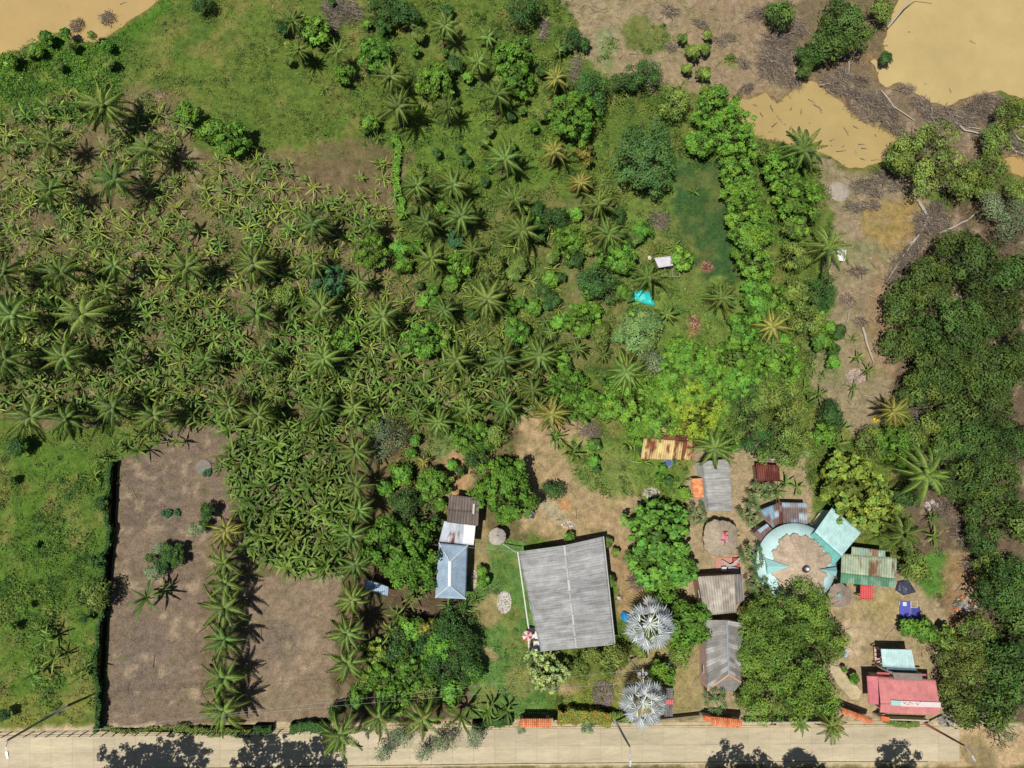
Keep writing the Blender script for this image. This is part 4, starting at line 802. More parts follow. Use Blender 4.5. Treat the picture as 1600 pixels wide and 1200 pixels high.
# ------------------------------------------------------------------ buildings
def grid_sheet(p, nu, nv, cf, wave=.03, per=.26, seed=0, name='roof', thick=.03, jag=0):
    """p: 4 corners, p0-p1 along the eave, p0-p3 down the slope; waves run down the slope; cf(u, v, sheet u, sheet v, rnd) -> colour"""
    p = [Vector(q) for q in p]; U = (p[1]-p[0]).length; Vv = (p[3]-p[0]).length; nU = max(8, int(U/per*4)); nV = max(6, int(Vv/.35)); rs = np.random.RandomState(seed)
    nrm = (p[1]-p[0]).cross(p[3]-p[0]).normalized(); nrm = nrm if nrm.z > 0 else -nrm
    u = np.linspace(0, 1, nU+1); v = np.linspace(0, 1, nV+1); UU, VV = np.meshgrid(u, v, indexing='ij'); A = [np.array(q) for q in p]
    P = A[0]*((1-UU)*(1-VV))[..., None]+A[1]*(UU*(1-VV))[..., None]+A[2]*(UU*VV)[..., None]+A[3]*((1-UU)*VV)[..., None]
    if wave: P = P+np.array(nrm)*(wave*np.sin(UU*U/per*2*PI))[..., None]
    si = np.minimum((UU*nu).astype(int), nu-1); sj = np.minimum((VV*nv).astype(int), nv-1)
    P = P+np.array(nrm)*(.012*((sj+1) % 2)+.006*(si % 2))[..., None]
    T = rs.rand(nu, nv); c = cf(UU*U, VV*Vv, T[si, sj], rs.rand(nu, nv)[si, sj], UU, VV)
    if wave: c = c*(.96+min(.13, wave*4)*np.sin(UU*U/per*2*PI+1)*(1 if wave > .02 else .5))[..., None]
    n = (nU+1)*(nV+1); top = P.reshape(-1, 3); bot = top-np.array(nrm)*thick; ix = np.arange(n).reshape(nU+1, nV+1)
    q = np.stack([ix[:-1, :-1], ix[1:, :-1], ix[1:, 1:], ix[:-1, 1:]], -1).reshape(-1, 4)
    if ((p[1]-p[0]).cross(p[3]-p[0])).z < 0: q = q[:, ::-1]
    ring = np.concatenate([ix[:, 0], ix[-1, 1:], ix[-2::-1, -1], ix[0, -2:0:-1]]); r2 = np.roll(ring, -1)
    F_ = np.vstack([q, q[:, ::-1]+n, np.stack([ring, ring+n, r2+n, r2], 1)])
    return newmesh(name, np.vstack([top, bot]), F_, np.vstack([c.reshape(-1, 3)]*2))
def cf_plain(rgb, var=.1, k=1.6, dirt=.12):
    c0 = np.array(alb(rgb, k))
    def f(u, v, t, t2, U, V): return c0*((1-var+2*var*t)*(1-dirt+2*dirt*fbm(u+50, v*.25+9, 1.2, 70)))[..., None]
    return f
def cf_asb(rgb=(168, 168, 166), var=.1, lich=.3):
    c0 = np.array(alb(rgb, 1.6))
    def f(u, v, t, t2, U, V):
        n = fbm(u*1+30, v*.35+7, 1.6, 81); st = fbm(u*6, v*.5, 1.0, 85)
        return c0*((1-var+2*var*t)*(.3+1.4*(.4*n+.6*st)))[..., None]
    return f
def cf_rust(rgb, rust=(120, 62, 40), amt=.5, k=1.6, sheet=.5, streak=3.0):
    c0 = np.array(alb(rgb, k)); c1 = np.array(alb(rust, k))
    def f(u, v, t, t2, U, V):
        n = fbm(u*streak, v*.8, 1.0, 91)*.6+fbm(u*2.5+3, v*2.5, 1.0, 95)*.4
        m = np.clip((n+(t-.5)*sheet-(1-amt))*7+.5, 0, 1)[..., None]; return (c0*(1-m)+c1*m)*(.85+.3*t2)[..., None]
    return f
def cf_patch(cols, k=1.6, rust=.45):
    cs = np.array([alb(c, k) for c in cols])
    def f(u, v, t, t2, U, V):
        c = cs[np.minimum((t*len(cs)).astype(int), len(cs)-1)]; n = fbm(u*2, v*1.2, 1.0, 99); m = (np.clip((n-(1-rust))*8, 0, 1)*.7)[..., None]
        return (c*(1-m)+np.array(alb((112, 84, 74), k))*m)*(.8+.4*fbm(u*3, v, 1, 97))[..., None]
    return f
def poly_in(P, d):
    c = Vector((sum(p[0] for p in P)/len(P), sum(p[1] for p in P)/len(P))); out = []
    for p in P:
        v = Vector(p[:2])-c; out.append(tuple(c+v*max(.2, 1-d*1.4/max(v.length, .1))))
    return out
def building(name, label, cat, outline, eave, roofs, wallc=(210, 200, 180), inset=.35, posts=False, doors=True, ztops=None):
    """outline px list at eave height; roofs: list of dict(q=[(px,py,h)x4], cf, nu, nv, ...)"""
    P = [G(x, y, eave) for x, y in outline]; c = sum(P, Vector())/len(P); o0 = Vector((c.x, c.y, 0))
    e = thing(name, label, cat, o0); loc = [((p-o0).x, (p-o0).y) for p in P]; pin = poly_in(loc, inset)
    if posts:
        for p in pin:
            b = MB(); b.box(p[0]-.06, p[1]-.06, -.1, p[0]+.06, p[1]+.06, eave-.08, alb((150, 130, 100))); b.build('post', M['wall'], e)
    else:
        b = MB(); b.prism(pin, -.1, eave-.1 if ztops is None else ztops, alb(wallc)); b.build('wall', M['wall'], e)
    if doors and not posts:
        n = len(pin); done = False
        for i in range(n):
            a, d = Vector(pin[i]), Vector(pin[(i+1) % n]); L_ = (d-a).length
            if L_ < 2.6: continue
            dr = (d-a).normalized(); nn = Vector((dr.y, -dr.x)); mid = (a+d)/2
            if (mid-Vector((0, 0))).dot(nn) < 0: nn = -nn
            Mx = Matrix(((dr.x, nn.x, 0, 0), (dr.y, nn.y, 0, 0), (0, 0, 1, 0), (0, 0, 0, 1)))
            k = max(1, int(L_/3.2)); 
            for j in range(k):
                q = a+dr*(L_*(j+.5)/k)
                T = Matrix.Translation((q.x, q.y, 0)) @ Mx
                if not done and j == k//2:
                    b = MB(); b.box(-.45, .003, -.02, .45, .06, 2.02, alb((120, 86, 60)), T); b.build('door', M['paint'], e); done = True
                elif eave > 2.2:
                    b = MB(); b.box(-.5, .003, .95, .5, .05, 1.75, alb((225, 225, 220)), T); f = b.build('window', M['paint'], e)
                    b = MB(); b.box(-.44, .052, 1.0, .44, .056, 1.7, (1, 1, 1), T); b.build('pane', M['glass'], f)
    for i, R in enumerate(roofs):
        me = grid_sheet([G(*q)-o0 for q in R['q']], R.get('nu', 6), R.get('nv', 3), R['cf'], R.get('wave', .028), R.get('per', .26), i+len(label), R.get('name', 'roof'))
        obj(R.get('name', 'roof'), me, R.get('m', M['roof']), e)
        if R.get('label'): e.children[-1]['label'] = R['label']
    return e, o0
def capline(e, o0, pts, r, rgb, name='ridge_cap'):
    b = MB(); P = [G(*p)-o0 for p in pts]
    for i in range(len(P)-1):
        d = (P[i+1]-P[i]); s = Vector((-d.y, d.x, 0)).normalized()*r; u = Vector((0, 0, .07))
        b.add([P[i]-s+u*.3, P[i]+u, P[i]+s+u*.3, P[i+1]-s+u*.3, P[i+1]+u, P[i+1]+s+u*.3], [(0, 1, 4, 3), (1, 2, 5, 4), (0, 3, 5, 2), (0, 2, 1), (3, 4, 5)], alb(rgb, 1.5))
    b.build(name, M['paint'], e)

# 1 the big grey-roofed house
e, o0 = building('house', 'large house under a wide grey corrugated gable roof beside the lawn', 'house', [(809, 862), (943, 838), (961, 1007), (845, 1018), (841, 984), (826, 982)], 3.0, [
  dict(q=[(882, 852, 4.0), (901, 1013, 4.0), (845, 1018, 3.0), (809, 862, 3.0)], cf=cf_asb((176, 176, 174), .09), nu=14, nv=5, per=.3, wave=.035),
  dict(q=[(882, 852, 4.0), (901, 1013, 4.0), (961, 1007, 3.0), (943, 838, 3.0)], cf=cf_asb((184, 184, 183), .05), nu=14, nv=4, per=.3, wave=.035)], (222, 218, 208), .6)
[capline(e, o0, [(882+19*t/9, 852+161*t/9, 4.05), (882+19*(t+.94)/9, 852+161*(t+.94)/9, 4.06)], .13+.03*(t % 2), [(206, 204, 198), (180, 178, 174), (194, 190, 182)][t % 3]) for t in range(9)]; capline(e, o0, [(809, 862, 3.0), (826, 982, 3.0)], .08, (240, 238, 230), 'gutter'); capline(e, o0, [(943, 838, 3.0), (961, 1007, 3.0)], .07, (205, 205, 205), 'gutter')
b = MB(); o = G(834, 998); b.box(-.75, -1.35, 0, .75, 1.35, .12, alb((238, 236, 232))); b.box(-.1, -1.3, .12, .7, -.1, .9, alb((236, 232, 226))); tag(b.build('patio_planter', M['paint'], None, False, (o.x, o.y, 0)), 'white tiled patio step at the corner of the big grey roof', 'patio')
# 2-4 the blue hip-roofed house with its two annexes
BL = (168, 192, 212); cb = cf_plain(BL, .05, 1.55, .2)
e, o0 = building('house', 'small house under a pale blue hip roof with white ridge', 'house', [(686, 848), (731, 852), (728, 936), (680, 934)], 2.8, [
  dict(q=[(703, 878, 3.9), (703, 915, 3.9), (728, 936, 2.8), (731, 852, 2.8)], cf=cb, nu=8, nv=2, per=.35, wave=.008), dict(q=[(703, 878, 3.9), (703, 915, 3.9), (680, 934, 2.8), (686, 848, 2.8)], cf=cb, nu=8, nv=2, per=.35, wave=.008),
  dict(q=[(703, 878, 3.9), (703.3, 878, 3.9), (731, 852, 2.8), (686, 848, 2.8)], cf=cb, nu=4, nv=2, per=.35, wave=0), dict(q=[(702.7, 915, 3.9), (703, 915, 3.9), (728, 936, 2.8), (680, 934, 2.8)], cf=cb, nu=4, nv=2, per=.35, wave=0)], (220, 214, 200))
capline(e, o0, [(703, 877, 3.95), (702.5, 915.5, 3.95)], .2, (242, 246, 248))
for t in ([(703, 878, 3.95), (731, 852, 2.85)], [(703, 878, 3.95), (686, 848, 2.85)], [(702.5, 915, 3.95), (728, 936, 2.85)], [(702.5, 915, 3.95), (680, 934, 2.85)]): capline(e, o0, t, .08, (214, 226, 238), 'hip_cap')
building('annex', 'annex with rust-streaked white metal roof behind the blue hip roof', 'annex', [(696, 815), (743, 821), (740, 852), (686, 846)], 3.0, [
  dict(q=[(694, 814, 3.1), (725, 818.5, 3.1), (722, 850, 2.95), (686, 846, 2.95)], cf=cf_rust((205, 212, 222), (128, 76, 54), .46, 1.5, .5, 2), nu=3, nv=2, per=.3, wave=.008), dict(q=[(725, 818.5, 3.12), (743, 821, 3.12), (740, 852, 2.98), (722, 850, 2.98)], cf=cf_plain((248, 248, 250), .03, 1.4), nu=2, nv=1, per=.4, wave=.01, name='white_roof_panel')], (230, 226, 218))
e, o0 = building('shed', 'brown corrugated shed roof next to the large bright tree', 'shed', [(704, 772), (738, 776), (750, 790), (747, 821), (698, 815)], 3.2, [
  dict(q=[(702, 772, 3.6), (749, 779, 3.6), (748, 800, 3.35), (700, 797, 3.35)], cf=cf_asb((124, 112, 104), .08), nu=8, nv=2, per=.36, wave=.045), dict(q=[(700, 796, 3.4), (748, 800, 3.4), (747, 822, 3.15), (698, 816, 3.15)], cf=cf_asb((118, 106, 98), .08), nu=8, nv=2, per=.36, wave=.045)], (190, 180, 165))
b = MB(); P = [G(x, y, 3.62)-o0 for x, y in ((739, 787), (742, 787), (741, 803), (738, 803))]; b.add([p+Vector((0, 0, .1)) for p in P]+[p+Vector((0, 0, .04)) for p in P], [(3, 2, 1, 0), (4, 5, 6, 7), (0, 1, 5, 4), (1, 2, 6, 5), (2, 3, 7, 6), (3, 0, 4, 7)], alb((214, 212, 200))); b.build('loose_sheet', M['paint'], e)
building('shed', 'small light blue metal roof half hidden under palms left of the bright tree', 'shed', [(572, 905), (606, 918), (604, 930), (570, 922)], 2.2, [dict(q=[(572, 905, 2.4), (607, 917, 2.4), (606, 931, 2.2), (570, 922, 2.2)], cf=cf_plain((170, 196, 220), .1), nu=5, nv=1)])
# 5 long grey roof with orange awning
building('house', 'long narrow house with grey corrugated roof beside the orange tiled awning', 'house', [(1096, 721), (1139, 717), (1145, 798), (1106, 799)], 2.8, [dict(q=[(1139, 717, 3.3), (1145, 798, 3.3), (1106, 799, 2.8), (1096, 721, 2.8)], cf=cf_asb((178, 177, 172), .08), nu=12, nv=3, per=.36, wave=.045)], (236, 234, 228), .1)
e, o0 = building('awning', 'small orange tiled awning on posts at the left of the long grey roof', 'awning', [(1080, 748), (1097, 748), (1099, 777), (1083, 778)], 2.5, [dict(q=[(1097, 747.5, 2.75), (1100, 777, 2.75), (1083, 778, 2.5), (1080, 748, 2.5)], cf=cf_rust((244, 172, 118), (228, 140, 90), .45, 1.4, .5), nu=10, nv=4, per=.24, wave=.04)], posts=True, inset=.1)
# 6 rusty yellow roof
cy = cf_rust((240, 212, 142), (138, 76, 52), .5, 1.55, .75, 1.2)
building('barn', 'barn under a rusty yellow corrugated roof below the bright trees', 'barn', [(1010, 676), (1084, 682), (1082, 719), (1001, 717)], 2.6, [
  dict(q=[(1006, 685, 3.2), (1086, 690, 3.2), (1082, 719, 2.6), (1001, 717, 2.6)], cf=cy, nu=13, nv=1, per=.3, wave=.03), dict(q=[(1008, 684, 3.22), (1086, 689, 3.22), (1086, 681, 3.05), (1010, 678, 3.05)], cf=cf_rust((150, 92, 72), (110, 60, 44), .6), nu=9, nv=1, per=.3),
  dict(q=[(1013, 679, 3.0), (1060, 682, 3.0), (1058, 668, 2.6), (1018, 664, 2.6)], cf=cf_plain((236, 206, 140), .15), nu=6, nv=1, per=.3)], (176, 150, 120))
building('shed', 'small maroon rusty shed roof near the rubbish pile', 'shed', [(1181, 724), (1216, 727), (1219, 751), (1184, 751)], 2.2, [dict(q=[(1181, 724, 2.5), (1217, 727, 2.5), (1219, 752, 2.2), (1184, 752, 2.2)], cf=cf_rust((128, 70, 56), (92, 42, 34), .5, 1.5), nu=4, nv=2, per=.3)], (150, 120, 100))
# 10-11 grey workshop roofs
e, o0 = building('workshop', 'patched pale grey roof of the upper workshop between trees', 'workshop', [(1090, 901), (1160, 897), (1163, 938), (1151, 957), (1101, 962)], 3.0, [
  dict(q=[(1090, 901, 3.1), (1148, 897.5, 3.4), (1151, 957, 3.4), (1101, 962, 3.1)], cf=cf_patch([(178, 168, 152), (196, 186, 170), (168, 158, 146), (206, 198, 184), (186, 176, 160)], 1.6, .3), nu=5, nv=6, per=.34, wave=.03),
  dict(q=[(1148, 897.5, 3.42), (1160, 897, 3.2), (1163, 938, 3.2), (1150, 945, 3.42)], cf=cf_asb((150, 144, 136), .1), nu=3, nv=4, per=.34)], (190, 150, 130), .15)
cg = cf_patch([(150, 146, 140), (170, 166, 160), (196, 192, 186), (140, 136, 130), (160, 156, 150), (150, 146, 142)], 1.6, .25)
e, o0 = building('workshop', 'long grey roof with central ridge and orange hip tiles, beside the roadside tree', 'workshop', [(1101, 969), (1162, 974), (1159, 1062), (1146, 1079), (1105, 1079)], 3.0, [
  dict(q=[(1136, 969, 3.7), (1139, 1054, 3.7), (1105, 1079, 3.0), (1101, 969, 3.0)], cf=cg, nu=12, nv=3, per=.3, wave=.04), dict(q=[(1136, 969, 3.7), (1139, 1054, 3.7), (1159, 1066, 3.0), (1162, 974, 3.0)], cf=cg, nu=12, nv=2, per=.3, wave=.04),
  dict(q=[(1138.5, 1054, 3.7), (1139.5, 1054, 3.7), (1159, 1066, 3.0), (1105, 1079, 3.0)], cf=cf_asb((158, 152, 146), .1), nu=8, nv=2, wave=0), dict(q=[(1159, 1066, 3.0), (1130, 1072.6, 3.0), (1122, 1079, 2.9), (1148, 1080, 2.9)], cf=cf_asb((150, 146, 140)), nu=4, nv=1)], (226, 190, 176), .12)
capline(e, o0, [(1136, 970, 3.76), (1139, 1054, 3.76)], .12, (150, 158, 170)); capline(e, o0, [(1139, 1054, 3.76), (1105, 1079, 3.05)], .1, (222, 172, 134), 'hip_cap'); capline(e, o0, [(1139, 1054, 3.76), (1158, 1066, 3.05)], .1, (222, 172, 134), 'hip_cap')
building('lean_to', 'small pink metal lean-to roof between the grey workshops and tree', 'lean-to', [(1158, 947), (1176, 947), (1173, 972), (1160, 972)], 2.4, [dict(q=[(1158, 947, 2.6), (1176, 947, 2.4), (1173, 973, 2.4), (1160, 973, 2.6)], cf=cf_plain((228, 104, 104), .04), nu=3, nv=2, per=.4, wave=.008)], doors=False)
building('lean_to', 'narrow grey lean-to with a pink band beside the lower silver palm', 'lean-to', [(1038, 1075), (1051, 1075), (1051, 1119), (1038, 1119)], 2.3, [dict(q=[(1038, 1075, 2.5), (1051, 1075, 2.3), (1051, 1093, 2.3), (1038, 1093, 2.5)], cf=cf_asb((140, 136, 130)), nu=3, nv=2),
  dict(q=[(1038, 1093, 2.53), (1052, 1093, 2.33), (1052, 1101, 2.33), (1038, 1101, 2.53)], cf=cf_plain((232, 122, 122), .03), nu=2, nv=1, name='pink_band'), dict(q=[(1038, 1101, 2.5), (1051, 1101, 2.3), (1051, 1120, 2.3), (1038, 1120, 2.5)], cf=cf_asb((132, 128, 124)), nu=3, nv=2)], doors=False)
# thatched roofs
def thatch_cone(e, o0, cx, cy, rpx, h0, h1, seed, squash=1.0, jag=.06, rgb=(190, 172, 148), sq=2.0, name='thatch_roof', core=None, nr=26, na=150, ap=None):
    rs = np.random.RandomState(seed); P0 = G(cx, cy, h0); R = rpx*sca(cx, cy, h0); a = np.linspace(0, 2*PI, na, endpoint=False); r = np.linspace(0.02, 1, nr)
    shp = (np.abs(np.cos(a))**sq+np.abs(np.sin(a))**sq)**(-1/sq); j = 1+(rs.rand(na)-.5)*jag*.7+(vnoise(a*7, a*0, 1, seed)-.5)*jag*2.2+(vnoise(a*2.2, a*0, 1, seed+5)-.5)*jag*2.4
    A = P0-o0; top = Vector((A.x, A.y, 0)) if ap is None else (G(ap[0], ap[1], h1)-o0); V_ = []; C_ = []
    for i, q in enumerate(r):
        k = q**1.0; rr_ = R*q*shp*(1+(j-1)*q); zz = h1+(h0-h1)*k+.05*math.sin(q*PI)+rs.uniform(-.035, .035, na)*(q > .1)
        x = top.x*(1-q)+A.x*q+np.cos(a)*rr_; y = top.y*(1-q)+A.y*q+np.sin(a)*rr_*squash
        t = .72+.14*vnoise(a*14, q*3+a*0, 1, seed+1)+.6*fbm(x, y, .9, seed+3); c = np.array(alb(rgb, 1.6)); V_.append(np.stack([x, y, zz], 1)); C_.append(c*t[:, None])
    V_ = np.vstack(V_); C_ = np.vstack(C_); ix = np.arange(nr*na).reshape(nr, na); i1 = np.roll(ix, -1, 1)
    F_ = np.stack([ix[:-1], ix[1:], i1[1:], i1[:-1]], -1).reshape(-1, 4); n = len(V_); lo = V_.copy(); lo[:, 2] -= .22
    F2 = np.vstack([F_, F_[:, ::-1]+n, np.stack([ix[-1], ix[-1]+n, i1[-1]+n, i1[-1]], -1)])
    obj(name, newmesh(name, np.vstack([V_, lo]), F2, np.vstack([C_, C_])), M['thatch'], e); return R, top
def posts_ring(e, R, h, n, nm='post'):
    for k in range(n):
        b = MB(); a = 2*PI*k/n+.3; b.tube([(R*math.cos(a), R*math.sin(a), -.05), (R*math.cos(a), R*math.sin(a), h)], .07, .06, 6, alb((120, 96, 70))); b.build(nm, M['bark'], e)
o0 = G(1126, 840); o0.z = 0; e = thing('thatched_shelter', 'rounded thatched shelter with a pink-red cloth on its top', 'shelter', o0)
R, tp = thatch_cone(e, o0, 1126, 840, 26, 2.5, 3.9, 1, 1, .04, (196, 180, 156), 3.2); posts_ring(e, R*.75, 2.7, 6)
b = MB(); q = G(1131, 841, 3.7)-o0; rs_ = random.Random(2); b.add([q+Vector((-.35, -.75, 0)), q+Vector((.5, -.5, .05)), q+Vector((.55, .7, 0)), q+Vector((-.1, .75, .1)), q+Vector((-.45, .1, .12))], [(0, 1, 2, 3, 4)], alb((226, 150, 160))); b.add([q+Vector((-.05, .3, .14)), q+Vector((.5, .25, .1)), q+Vector((.5, .85, .08)), q+Vector((0, .8, .16))], [(0, 1, 2, 3)], alb((196, 52, 60)))
for k in range(9): b.ball(tuple(q+Vector((rs_.uniform(-.35, .4), rs_.uniform(-.7, .7), .1))), .13, alb(rs_.choice([(236, 200, 205), (200, 60, 70), (220, 140, 150), (90, 90, 100)])), 4, 6)
tag(b.build('cloth_bundle', M['cloth'], None, False, o0), 'pink and red cloth bundle lying on the thatched shelter roof', 'cloth')
for i, (x, y, r, rgb, lab) in enumerate([(1312, 930, 18, (176, 158, 142), 'thatched parasol with small turquoise cap beside the round building'), (777, 838, 13.5, (206, 196, 184), 'pale thatched parasol near the corner of the big grey roof')]):
    o0 = G(x, y); o0.z = 0; e = thing('thatched_parasol', lab, 'parasol', o0); R, tp = thatch_cone(e, o0, x, y, r, 2.1, 2.9, 20+i, 1, .05, rgb, 2); tp = G(x, y, 2.9)-o0
    b = MB(); b.tube([(tp.x, tp.y, -.05), (tp.x, tp.y, 2.9)], .09, .07, 8, alb((130, 105, 80))); b.build('post', M['bark'], e)
    b = MB(); b.tube([(tp.x, tp.y, 2.85), (tp.x, tp.y, 3.0)], .28 if i == 0 else .15, .1, 8, alb((130, 205, 205) if i == 0 else (190, 180, 165))); b.build('cap', M['paint'], e)
# round turquoise building
TQ = (204, 238, 236); TQ2 = (112, 186, 176); o0 = G(1244, 881); o0.z = 0; e = thing('round_building', 'round building with turquoise ring roof around a ragged thatched cone', 'building', o0)
ctr = G(1244, 881, 3.0)-o0; Ro = 62*sca(1244, 881, 3); hub = Vector((ctr.x, ctr.y, 0)); V_ = []; F_ = []; C_ = []; na = 120; rs = np.random.RandomState(8); tqv = np.array(alb(TQ, 1.5))
for j, (q, z) in enumerate(((1.0, 3.0), (.75, 3.45), (.5, 3.9), (.3, 4.2))):
    for k in range(na):
        a = 2*PI*k/na; rr_ = Ro*q; V_.append((hub.x+rr_*math.cos(a), hub.y+rr_*math.sin(a)*.98, z+(.03 if k % 2 else 0))); t = .93+.14*((k//4*37) % 10)/10; C_.append(tqv*t)
for j in range(3):
    for k in range(na): a, b2 = j*na+k, j*na+(k+1) % na; F_.append((a, b2, b2+na, a+na))
n = len(V_); V_ = np.array(V_); lo = V_.copy(); lo[:, 2] -= .05; F_ = np.array(F_); rim = [(k+n, (k+1) % na+n, (k+1) % na, k) for k in range(na)]
obj('ring_roof', newmesh('ring_roof', np.vstack([V_, lo]), np.vstack([F_, F_[:, ::-1]+n, rim]), np.vstack([C_, C_])), M['paint'], e)
b = MB(); b.prism([(hub.x+Ro*.88*math.cos(2*PI*k/28), hub.y+Ro*.88*math.sin(2*PI*k/28)) for k in range(28)], -.1, 3.1, alb((168, 214, 212))); b.build('wall', M['wall'], e)
for k in range(7):
    a = 2*PI*k/7+.2; T = Matrix.Translation((hub.x+Ro*.872*math.cos(a), hub.y+Ro*.872*math.sin(a), 0)) @ Matrix.Rotation(a-PI/2, 4, 'Z'); b = MB(); b.box(-.5, .0, .95, .5, .12, 1.9, alb((235, 235, 230)), T); f = b.build('window', M['paint'], e); b = MB(); b.box(-.43, .122, 1.0, .43, .126, 1.85, (1, 1, 1), T); b.build('pane', M['glass'], f)
thatch_cone(e, o0, 1251, 881, 46, 3.75, 5.4, 5, 1.0, .08, (216, 194, 168), 2.0, ap=(1258, 884), nr=34, na=220)
q = G(1261, 889, 5.5)-o0; b = MB(); b.tube([q+Vector((0, 0, -.4)), q+Vector((0, 0, .05))], .55, .42, 8, (.03, .035, .04)); b.build('vent_cap', M['dark2'], e); b = MB(); b.tube([q+Vector((.02, 0, .05)), q+Vector((.02, 0, .22))], .24, .2, 10, alb((235, 238, 238))); b.build('vent_disc', M['paint'], e)
def dormer(P, apx, c):   # three-sided little gable: P outer-left, outer-right, inner, apex outer
    b = MB(); A, B, I, T = [Vector(q)-o0 for q in (G(*P[0]), G(*P[1]), G(*P[2]), G(*apx))]; b.add([A, B, I, T, A-Vector((0, 0, .5)), B-Vector((0, 0, .5))], [(0, 3, 2), (3, 1, 2), (4, 5, 1, 3, 0), (0, 2, 4), (1, 5, 2)], alb(c, 1.5)); b.build('dormer', M['paint'], e)
dormer([(1195, 872, 3.5), (1199, 898, 3.5), (1234, 885, 4.9)], (1199, 885, 4.3), (176, 230, 228)); dormer([(1307, 886, 3.5), (1306, 900, 3.5), (1280, 890, 4.8)], (1308, 893, 4.2), (168, 222, 220))
building('hall', 'hall under a pale turquoise roof with darker teal strip, beside the round building', 'hall', [(1300, 793), (1345, 832), (1303, 882), (1263, 837)], 3.0, [
  dict(q=[(1273, 831, 3.9), (1315, 869, 3.9), (1346, 832, 3.1), (1300, 793, 3.1)], cf=cf_plain((200, 240, 236), .06, 1.5, .08), nu=7, nv=3, per=.36, wave=.008), dict(q=[(1273, 831, 3.9), (1315, 869, 3.9), (1302, 884, 3.3), (1263, 838, 3.3)], cf=cf_plain((118, 190, 182), .06, 1.5, .1), nu=7, nv=1, per=.36, wave=.008, label='darker teal strip of roof')], (170, 215, 212), .3)
cp = [(176, 200, 216), (150, 182, 206), (138, 118, 112), (196, 214, 226), (128, 110, 106), (164, 160, 160)]
building('shed', 'patchwork blue and brown metal shed roof above the round building, right piece', 'shed', [(1222, 785), (1260, 786), (1263, 819), (1223, 818)], 2.5, [dict(q=[(1222, 785, 2.7), (1260, 786, 2.7), (1263, 819, 2.55), (1223, 818, 2.55)], cf=cf_patch(cp), nu=3, nv=4, per=.3)])
building('shed', 'patchwork metal shed roof curving left of the round building, middle piece', 'shed', [(1189, 796), (1217, 786), (1218, 818), (1208, 824)], 2.5, [dict(q=[(1188, 797, 2.7), (1217, 785, 2.7), (1218, 818, 2.55), (1207, 825, 2.55)], cf=cf_patch(cp), nu=3, nv=3, per=.3), dict(q=[(1217.5, 783, 2.8), (1221.5, 784, 2.8), (1222, 819, 2.65), (1218.5, 819, 2.65)], cf=cf_rust((160, 120, 110), (120, 60, 48), .6), nu=1, nv=4, wave=0, name='rusty_strip')])
building('shed', 'small blue and rust-brown metal roof at the curving lower left end of patchwork sheds', 'shed', [(1176, 833), (1198, 819), (1206, 827), (1187, 846)], 2.4, [dict(q=[(1176, 833, 2.55), (1198, 818, 2.55), (1207, 827, 2.4), (1188, 846, 2.4)], cf=cf_patch([(190, 212, 228), (140, 112, 108), (150, 130, 126)]), nu=3, nv=2, per=.3)])
cgr = cf_rust((186, 200, 168), (142, 104, 78), .46, 1.55, .35, 1.6)
building('barn', 'barn with pale green rust-streaked roof and dark green lower edge', 'barn', [(1315, 866), (1400, 871), (1399, 917), (1313, 910)], 2.6, [
  dict(q=[(1314, 895, 3.3), (1400, 904, 3.3), (1401, 871, 2.7), (1315, 865, 2.7)], cf=cgr, nu=12, nv=1, per=.34, wave=.03), dict(q=[(1314, 895, 3.3), (1400, 904, 3.3), (1399, 918, 2.8), (1313, 911, 2.8)], cf=cf_rust((104, 160, 124), (150, 180, 156), .42), nu=8, nv=2, per=.34, name='lower_roof', label='dark green lower roof slope'),
  dict(q=[(1330, 866.5, 2.75), (1383, 870.5, 2.75), (1383, 860, 2.6), (1331, 854, 2.6)], cf=cf_patch([(164, 194, 176), (150, 120, 96), (176, 190, 160), (164, 194, 176)], 1.55, .4), nu=5, nv=1, per=.34)], (150, 176, 160))
building('lean_to', 'small bright pink sheet roof below the green rusty barn', 'lean-to', [(1344, 914), (1364, 915), (1364, 937), (1344, 936)], 2.1, [dict(q=[(1344, 914, 2.3), (1364, 915, 2.3), (1364, 937, 2.1), (1344, 936, 2.1)], cf=cf_plain((226, 96, 96), .05), nu=3, nv=1, per=.3)], posts=True)
# pink house and its turquoise annexe
PK = cf_plain((230, 146, 144), .045, 1.5, .1)
e, o0 = building('house', 'house under a wide pink roof with a white painted band, at the road end', 'house', [(1372, 1057), (1462, 1062), (1466, 1116), (1375, 1113)], 3.0, [
  dict(q=[(1376, 1099, 3.8), (1468, 1100, 3.8), (1462, 1062, 3.0), (1372, 1057, 3.0)], cf=PK, nu=9, nv=2, per=.4, wave=.006), dict(q=[(1376, 1099, 3.8), (1468, 1100, 3.8), (1465, 1117, 3.2), (1374.5, 1113, 3.2)], cf=PK, nu=9, nv=1, per=.4, wave=.006),
  dict(q=[(1372, 1057, 2.95), (1375, 1101, 2.95), (1357, 1100, 2.7), (1354, 1056, 2.7)], cf=cf_plain((212, 126, 132), .03, 1.5), nu=5, nv=1, per=.4, wave=.006, name='side_roof')], (232, 214, 196))
b = MB()
def slab(pts, c, t=.06, dz=.0):
    P = [G(*p)-o0+Vector((0, 0, dz)) for p in pts]; b.add([q+Vector((0, 0, t)) for q in P]+P, [(3, 2, 1, 0), (4, 5, 6, 7), (0, 1, 5, 4), (1, 2, 6, 5), (2, 3, 7, 6), (3, 0, 4, 7)], c)
slab([(1407, 1094.5, 3.76), (1468.5, 1097, 3.76), (1468.5, 1105, 3.72), (1407, 1103, 3.72)], alb((240, 226, 222)), .06, .08); b.build('white_ridge_band', M['paint'], e)
